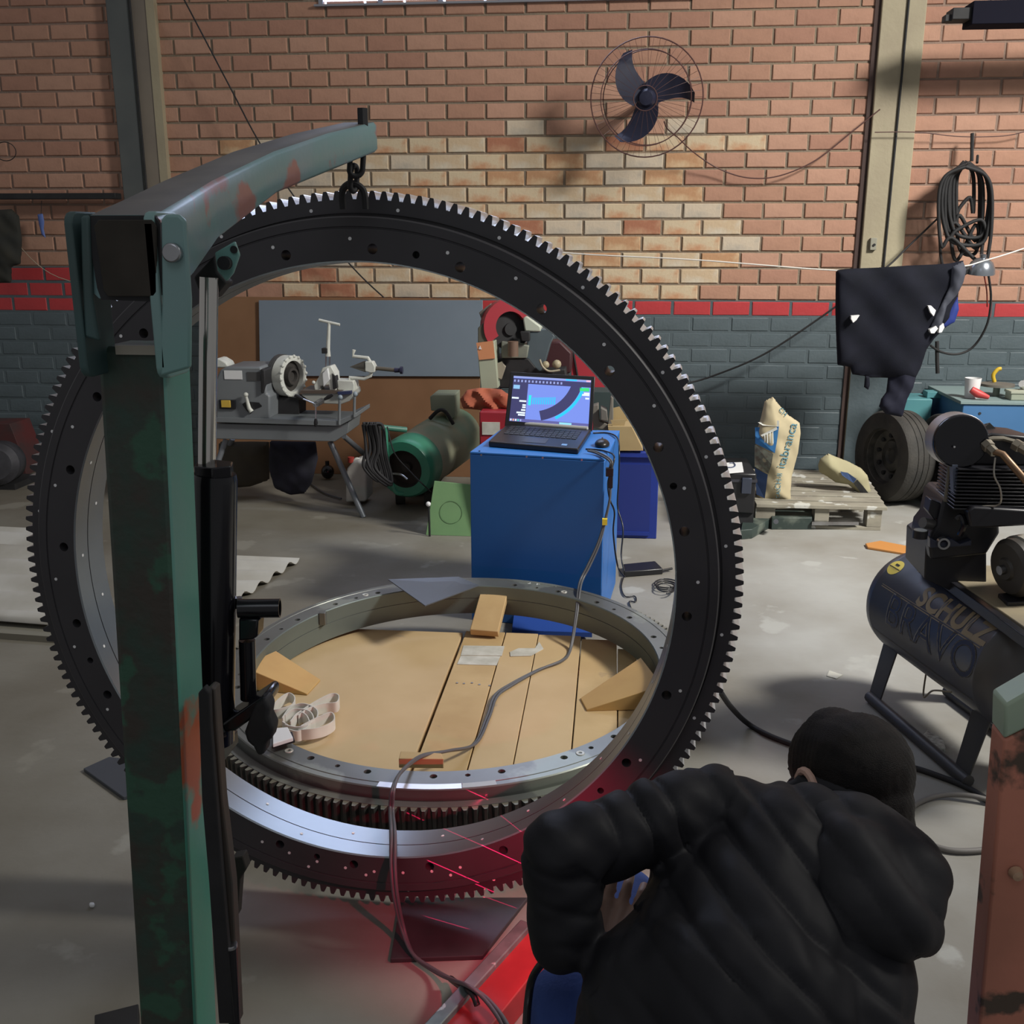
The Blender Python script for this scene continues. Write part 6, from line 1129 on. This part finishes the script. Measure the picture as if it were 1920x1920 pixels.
jcaps = [(ls, 0.060, el, 0.056), (el, 0.057, wr, 0.050), (Pn(1335,1520,1.50), 0.068, Pn(1500,1620,1.46), 0.085), (Pn(1380,1560,1.50), 0.072, nb, 0.070),
         (Pn(1500,1600,1.47), 0.10, Pn(1620,1690,1.42), 0.085), (ub, 0.125, mb_, 0.135), (Pn(1340,1660,1.46), 0.085, Pn(1270,1900,1.34), 0.115), (Pn(1560,1740,1.42), 0.10, Pn(1570,1900,1.33), 0.10),
         (mb_, 0.14, lb, 0.15), (Pn(1240,1880,1.36), 0.11, Pn(1230,2080,1.30), 0.12), (Pn(1580,1890,1.33), 0.085, Pn(1555,2080,1.27), 0.115), (lb, 0.155, pv, 0.15), (rs_, 0.075, rel, 0.06), (rel, 0.06, rwr, 0.045)]
fuse(jcaps, 0.0048, 'jacket', M_puf, pe, sm=16, post=quilt)
# hood lying on the upper back with its rim round the neck
def hoodfold(co_):
    u_ = (co_-np.array(Pn(1600,1640,1.40)))@np.array(rt); v_ = (co_-np.array(Pn(1600,1640,1.40)))@np.array(up)
    return 0.006*np.abs(np.sin((u_*0.7+v_)*38+2.0*np.sin(u_*14)))**0.6-0.003+0.003*np.sin(u_*60+v_*33)
hcaps = [(Pn(1490,1535,1.50), 0.045, Pn(1610,1560,1.45), 0.055), (Pn(1610,1565,1.44), 0.060, Pn(1690,1640,1.39), 0.062), (Pn(1690,1650,1.38), 0.055, Pn(1700,1715,1.35), 0.052),
         (Pn(1540,1580,1.45), 0.065, Pn(1610,1690,1.36), 0.075), (Pn(1600,1630,1.38), 0.07, Pn(1665,1715,1.34), 0.060), (Pn(1560,1620,1.40), 0.05, Pn(1620,1730,1.34), 0.05)]
fuse(hcaps, 0.0065, 'hood', M_hood, pe, sm=8, post=hoodfold)
# hood rim / collar roll
MB().tube(spline([Pn(1470,1490,1.56), Pn(1500,1474,1.58), Pn(1560,1480,1.55), Pn(1620,1512,1.52), Pn(1668,1560,1.48), Pn(1705,1620,1.44), Pn(1722,1660,1.41)], 8), [0.012]*8+[0.018]*40+[0.014], 14).obj('collar', M_hood, pe, smooth=80)
# body: one continuous surface (head, neck, trunk, arms, hands with fingers, legs)
fd = Vector((-0.50, 0.76, -0.40)).normalized(); hu = Vector((-0.16, 0.42, 0.90)); hu = (hu-fd*hu.dot(fd)).normalized(); hs_ = fd.cross(hu).normalized()   # face direction, head up, head right
def H(f, s, u): return hc+fd*f+hs_*s+hu*u
bcaps = [(H(-0.012,0,0.008), 0.080, H(0.018,0,0.006), 0.076), (H(0.03,0,-0.03), 0.064, H(0.055,0,-0.072), 0.042), (H(0.045,0.025,-0.085), 0.028, H(0.045,-0.025,-0.085), 0.028), (H(0.088,0,-0.012), 0.008, H(0.104,0,-0.030), 0.012),
         (H(0.09,0.018,-0.058), 0.007, H(0.09,-0.018,-0.058), 0.007), (H(-0.02,0,-0.06), 0.055, nb, 0.058), (nb, 0.06, ub, 0.10), (ub, 0.11, lb, 0.115), (lb, 0.115, pv, 0.13),
         (ls, 0.045, el, 0.038), (el, 0.036, wr, 0.028), (nb, 0.06, ls, 0.05), (nb, 0.06, rs_, 0.05), (rs_, 0.048, rel, 0.038), (rel, 0.036, rwr, 0.028),
         (hipl, 0.085, kl, 0.05), (kl, 0.048, tuple(al), 0.035), (hipr, 0.085, kr, 0.05), (kr, 0.048, tuple(ar), 0.035), (tuple(al), 0.035, tuple(al+Vector((-0.02, 0.14, -0.045))), 0.028), (tuple(ar), 0.035, tuple(ar+Vector((0.02, 0.14, -0.045))), 0.028)]
def hand(wrist, dirv, nrm, sc=1.0, curl=0.9, side=1):
    wrist = Vector(wrist); d = Vector(dirv).normalized(); n = Vector(nrm); n = (n-d*n.dot(d)).normalized(); s = d.cross(n)*side; out = []
    out.append((wrist-d*0.01, 0.024, wrist+d*0.015, 0.023))
    for k in (-1.5, -0.5, 0.5, 1.5): out.append((wrist+d*0.012+s*k*0.010, 0.015, wrist+d*0.078+s*k*0.0215, 0.0112))
    for k, L in ((-1.5, 0.058), (-0.5, 0.070), (0.5, 0.076), (1.5, 0.068)):
        p = wrist+d*0.080+s*k*0.0225; a = 0.25*curl; r = 0.0086
        for j, f_ in enumerate((0.45, 0.32, 0.23)):
            dv = d*math.cos(a)-n*math.sin(a)+s*k*0.02; q = p+dv*L*f_*1.05; out.append((p, r, q, r*0.93)); p = q; r *= 0.93; a += 0.62*curl
    p = wrist+d*0.022+s*0.026; q = p+(d*0.6+s*0.75-n*0.25)*0.034; w = q+(d*0.9+s*0.15-n*0.4)*0.030; out += [(p, 0.014, q, 0.0105), (q, 0.0105, w, 0.0085)]
    return [(tuple(a), b, tuple(c_), e) for a, b, c_, e in out]
hw = Pn(1122,1800,1.475); hd = Vector(Pn(1153,1690,1.50))-Vector(hw)
bcaps += [(wr, 0.028, hw, 0.024)]+hand(hw, hd, C0-Vector(hw), curl=1.15, side=-1)
bcaps += hand(rwr, Vector(Pn(1120,1690,1.86))-Vector(rwr), (0, 0, 1), curl=0.8)
for sgn in (1, -1): bcaps.append((H(-0.012, 0.083*sgn, 0.006), 0.012, H(-0.006, 0.086*sgn, -0.026), 0.009))
bd = fuse(bcaps, 0.0036, 'body', M_skin, pe, sm=3)
# ears, eyes, glasses strap
for sgn in (1, -1):
    MB().tube([H(-0.010+0.022*math.cos(t), (0.090+0.006*math.sin(t*0.5))*sgn, -0.005+0.032*math.sin(t)) for t in [2*PI*k/16 for k in range(16)]], 0.0065, 8, closed=True).obj('ear', M_skin, pe)
    MB().ell(H(0.084, 0.031*sgn, 0.0), (0.011,)*3, 12).obj('eye', mat('eye', (0.7,0.7,0.68), rough=0.2), pe)
    MB().tube([H(0.086, (0.018+0.006*k)*sgn, 0.020+0.003*math.sin(k)) for k in range(5)], 0.004, 6).obj('eyebrow', M_hair, pe)
MB().tube([H(0.098, 0.020, -0.060), H(0.103, 0, -0.061), H(0.098, -0.020, -0.060)], 0.004, 6).obj('lips', mat('lips', (0.40,0.17,0.14), rough=0.5), pe)
for sgn in (1, -1): MB().tube(spline([H(-0.015, 0.094*sgn, 0.020), H(0.03, 0.090*sgn, 0.010), H(0.075, 0.070*sgn, -0.02), H(0.10, 0.045*sgn, -0.045)], 5), 0.0022, 6).obj('mask_strap', M_blk, pe)
MB().ell(H(0.075, 0, -0.055), (0.05, 0.045, 0.035), 16).obj('face_mask', M_blkm, pe)
# hair: cap over the back and top of the skull
def hairfn(mb):
    pass
hcap = [(H(-0.020,0,0.018), 0.090, H(0.010,0,0.026), 0.083), (H(-0.030,0,-0.012), 0.084, H(-0.040,0,-0.035), 0.066), (H(0.02,0,0.055), 0.060, H(0.045,0,0.050), 0.045), (H(-0.016,0.026,0.012), 0.062, H(-0.016,-0.026,0.012), 0.062), (H(-0.05,0.02,-0.075), 0.042, H(-0.05,-0.02,-0.075), 0.042)]
def hnoise(co_): return 0.0008*np.sin(co_[:, 0]*620+co_[:, 2]*260)*np.sin(co_[:, 1]*380+co_[:, 2]*140)
fuse(hcap, 0.005, 'hair', M_hair, pe, sm=6, post=hnoise)
# jeans and shoes
jp = [(hipl, 0.115, kl, 0.078), (kl, 0.078, (al.x, al.y, 0.10), 0.056), (hipr, 0.115, kr, 0.078), (kr, 0.078, (ar.x, ar.y, 0.10), 0.056), (hipl, 0.12, hipr, 0.12), (Pn(1068,1885,1.56), 0.062, Pn(1040,2080,1.52), 0.065)]
fuse(jp, 0.010, 'jeans', M_jean, pe, sm=6, post=lambda c_: 0.004*np.sin(c_[:, 2]*45+c_[:, 0]*25))
for a_ in (al, ar):
    q = a_+Vector((0, 0.05, 0)); fuse([((q.x, q.y-0.09, 0.045), 0.042, (q.x, q.y+0.10, 0.038), 0.034), ((q.x, q.y-0.07, 0.06), 0.045, (q.x, q.y, 0.075), 0.040)], 0.007, 'shoe', M_blk, pe, sm=4)
    MB().box((q.x-0.045, q.y-0.13, 0), (q.x+0.045, q.y+0.135, 0.018)).obj('shoe_sole', M_rubber, pe, bev=0.006)
# handheld scanner with its red laser
sc_ = thing('laser_scanner', 'blue and black handheld laser scanner held by the person in front of the knee', 'scanner', Pn(1075,1655,1.85))
q0 = Vector(Pn(1130,1700,1.86)); q1 = Vector(Pn(1075,1655,1.85))
MB().tube([q0, q0.lerp(q1, 0.5), q1], [0.018, 0.016, 0.018], 14).obj('grip', mat('scanner_blue', (0.03,0.10,0.42), rough=0.4), sc_)
MB().cbox(q1+Vector((-0.02, 0.02, 0)), (0.05, 0.05, 0.09)).obj('head', M_blk, sc_, bev=0.008)
SCN = q1+Vector((-0.05, 0.03, 0.0))
def spot(name, loc, target, ang, power, col, stripes=None, size=0.01, blend=0.4):
    l = bpy.data.lights.new(name, 'SPOT'); l.energy = power; l.color = col; l.spot_size = math.radians(ang); l.spot_blend = blend; l.shadow_soft_size = size
    o = bpy.data.objects.new(name, l); COL.objects.link(o); o.location = loc; o.rotation_euler = (Vector(target)-Vector(loc)).to_track_quat('-Z', 'Y').to_euler()
    if stripes:
        l.use_nodes = True; nt = l.node_tree; e = nt.nodes['Emission']; tc = nt.nodes.new('ShaderNodeTexCoord'); sx = nt.nodes.new('ShaderNodeSeparateXYZ'); nt.links.new(tc.outputs['Normal'], sx.inputs[0])
        def mth(op, a, b=None):
            n = nt.nodes.new('ShaderNodeMath'); n.operation = op
            for i, v in enumerate((a, b)):
                if v is None: continue
                if isinstance(v, (int, float)): n.inputs[i].default_value = v
                else: nt.links.new(v, n.inputs[i])
            return n.outputs[0]
        u_ = mth('DIVIDE', sx.outputs[0], sx.outputs[2]); v_ = mth('DIVIDE', sx.outputs[1], sx.outputs[2]); a = math.radians(stripes[0])
        w = mth('ADD', mth('MULTIPLY', u_, math.cos(a)), mth('MULTIPLY', v_, math.sin(a))); f = mth('ABSOLUTE', mth('SUBTRACT', mth('FRACT', mth('MULTIPLY', w, stripes[1])), 0.5))
        nt.links.new(mth('MULTIPLY', mth('LESS_THAN', f, stripes[2]), 1.0), e.inputs['Strength'])
    return o
spot('scanner_glow', SCN, (-0.16, 2.10, 0.16), 105, 15.0, (1.0, 0.02, 0.09), blend=1.0)
spot('scanner_laser', SCN+Vector((-0.005, 0.005, 0)), at(905, 1622, 2.08), 26, 300.0, (1.0, 0.02, 0.12), stripes=(58, 7.0, 0.010), size=0.0005, blend=0.1)
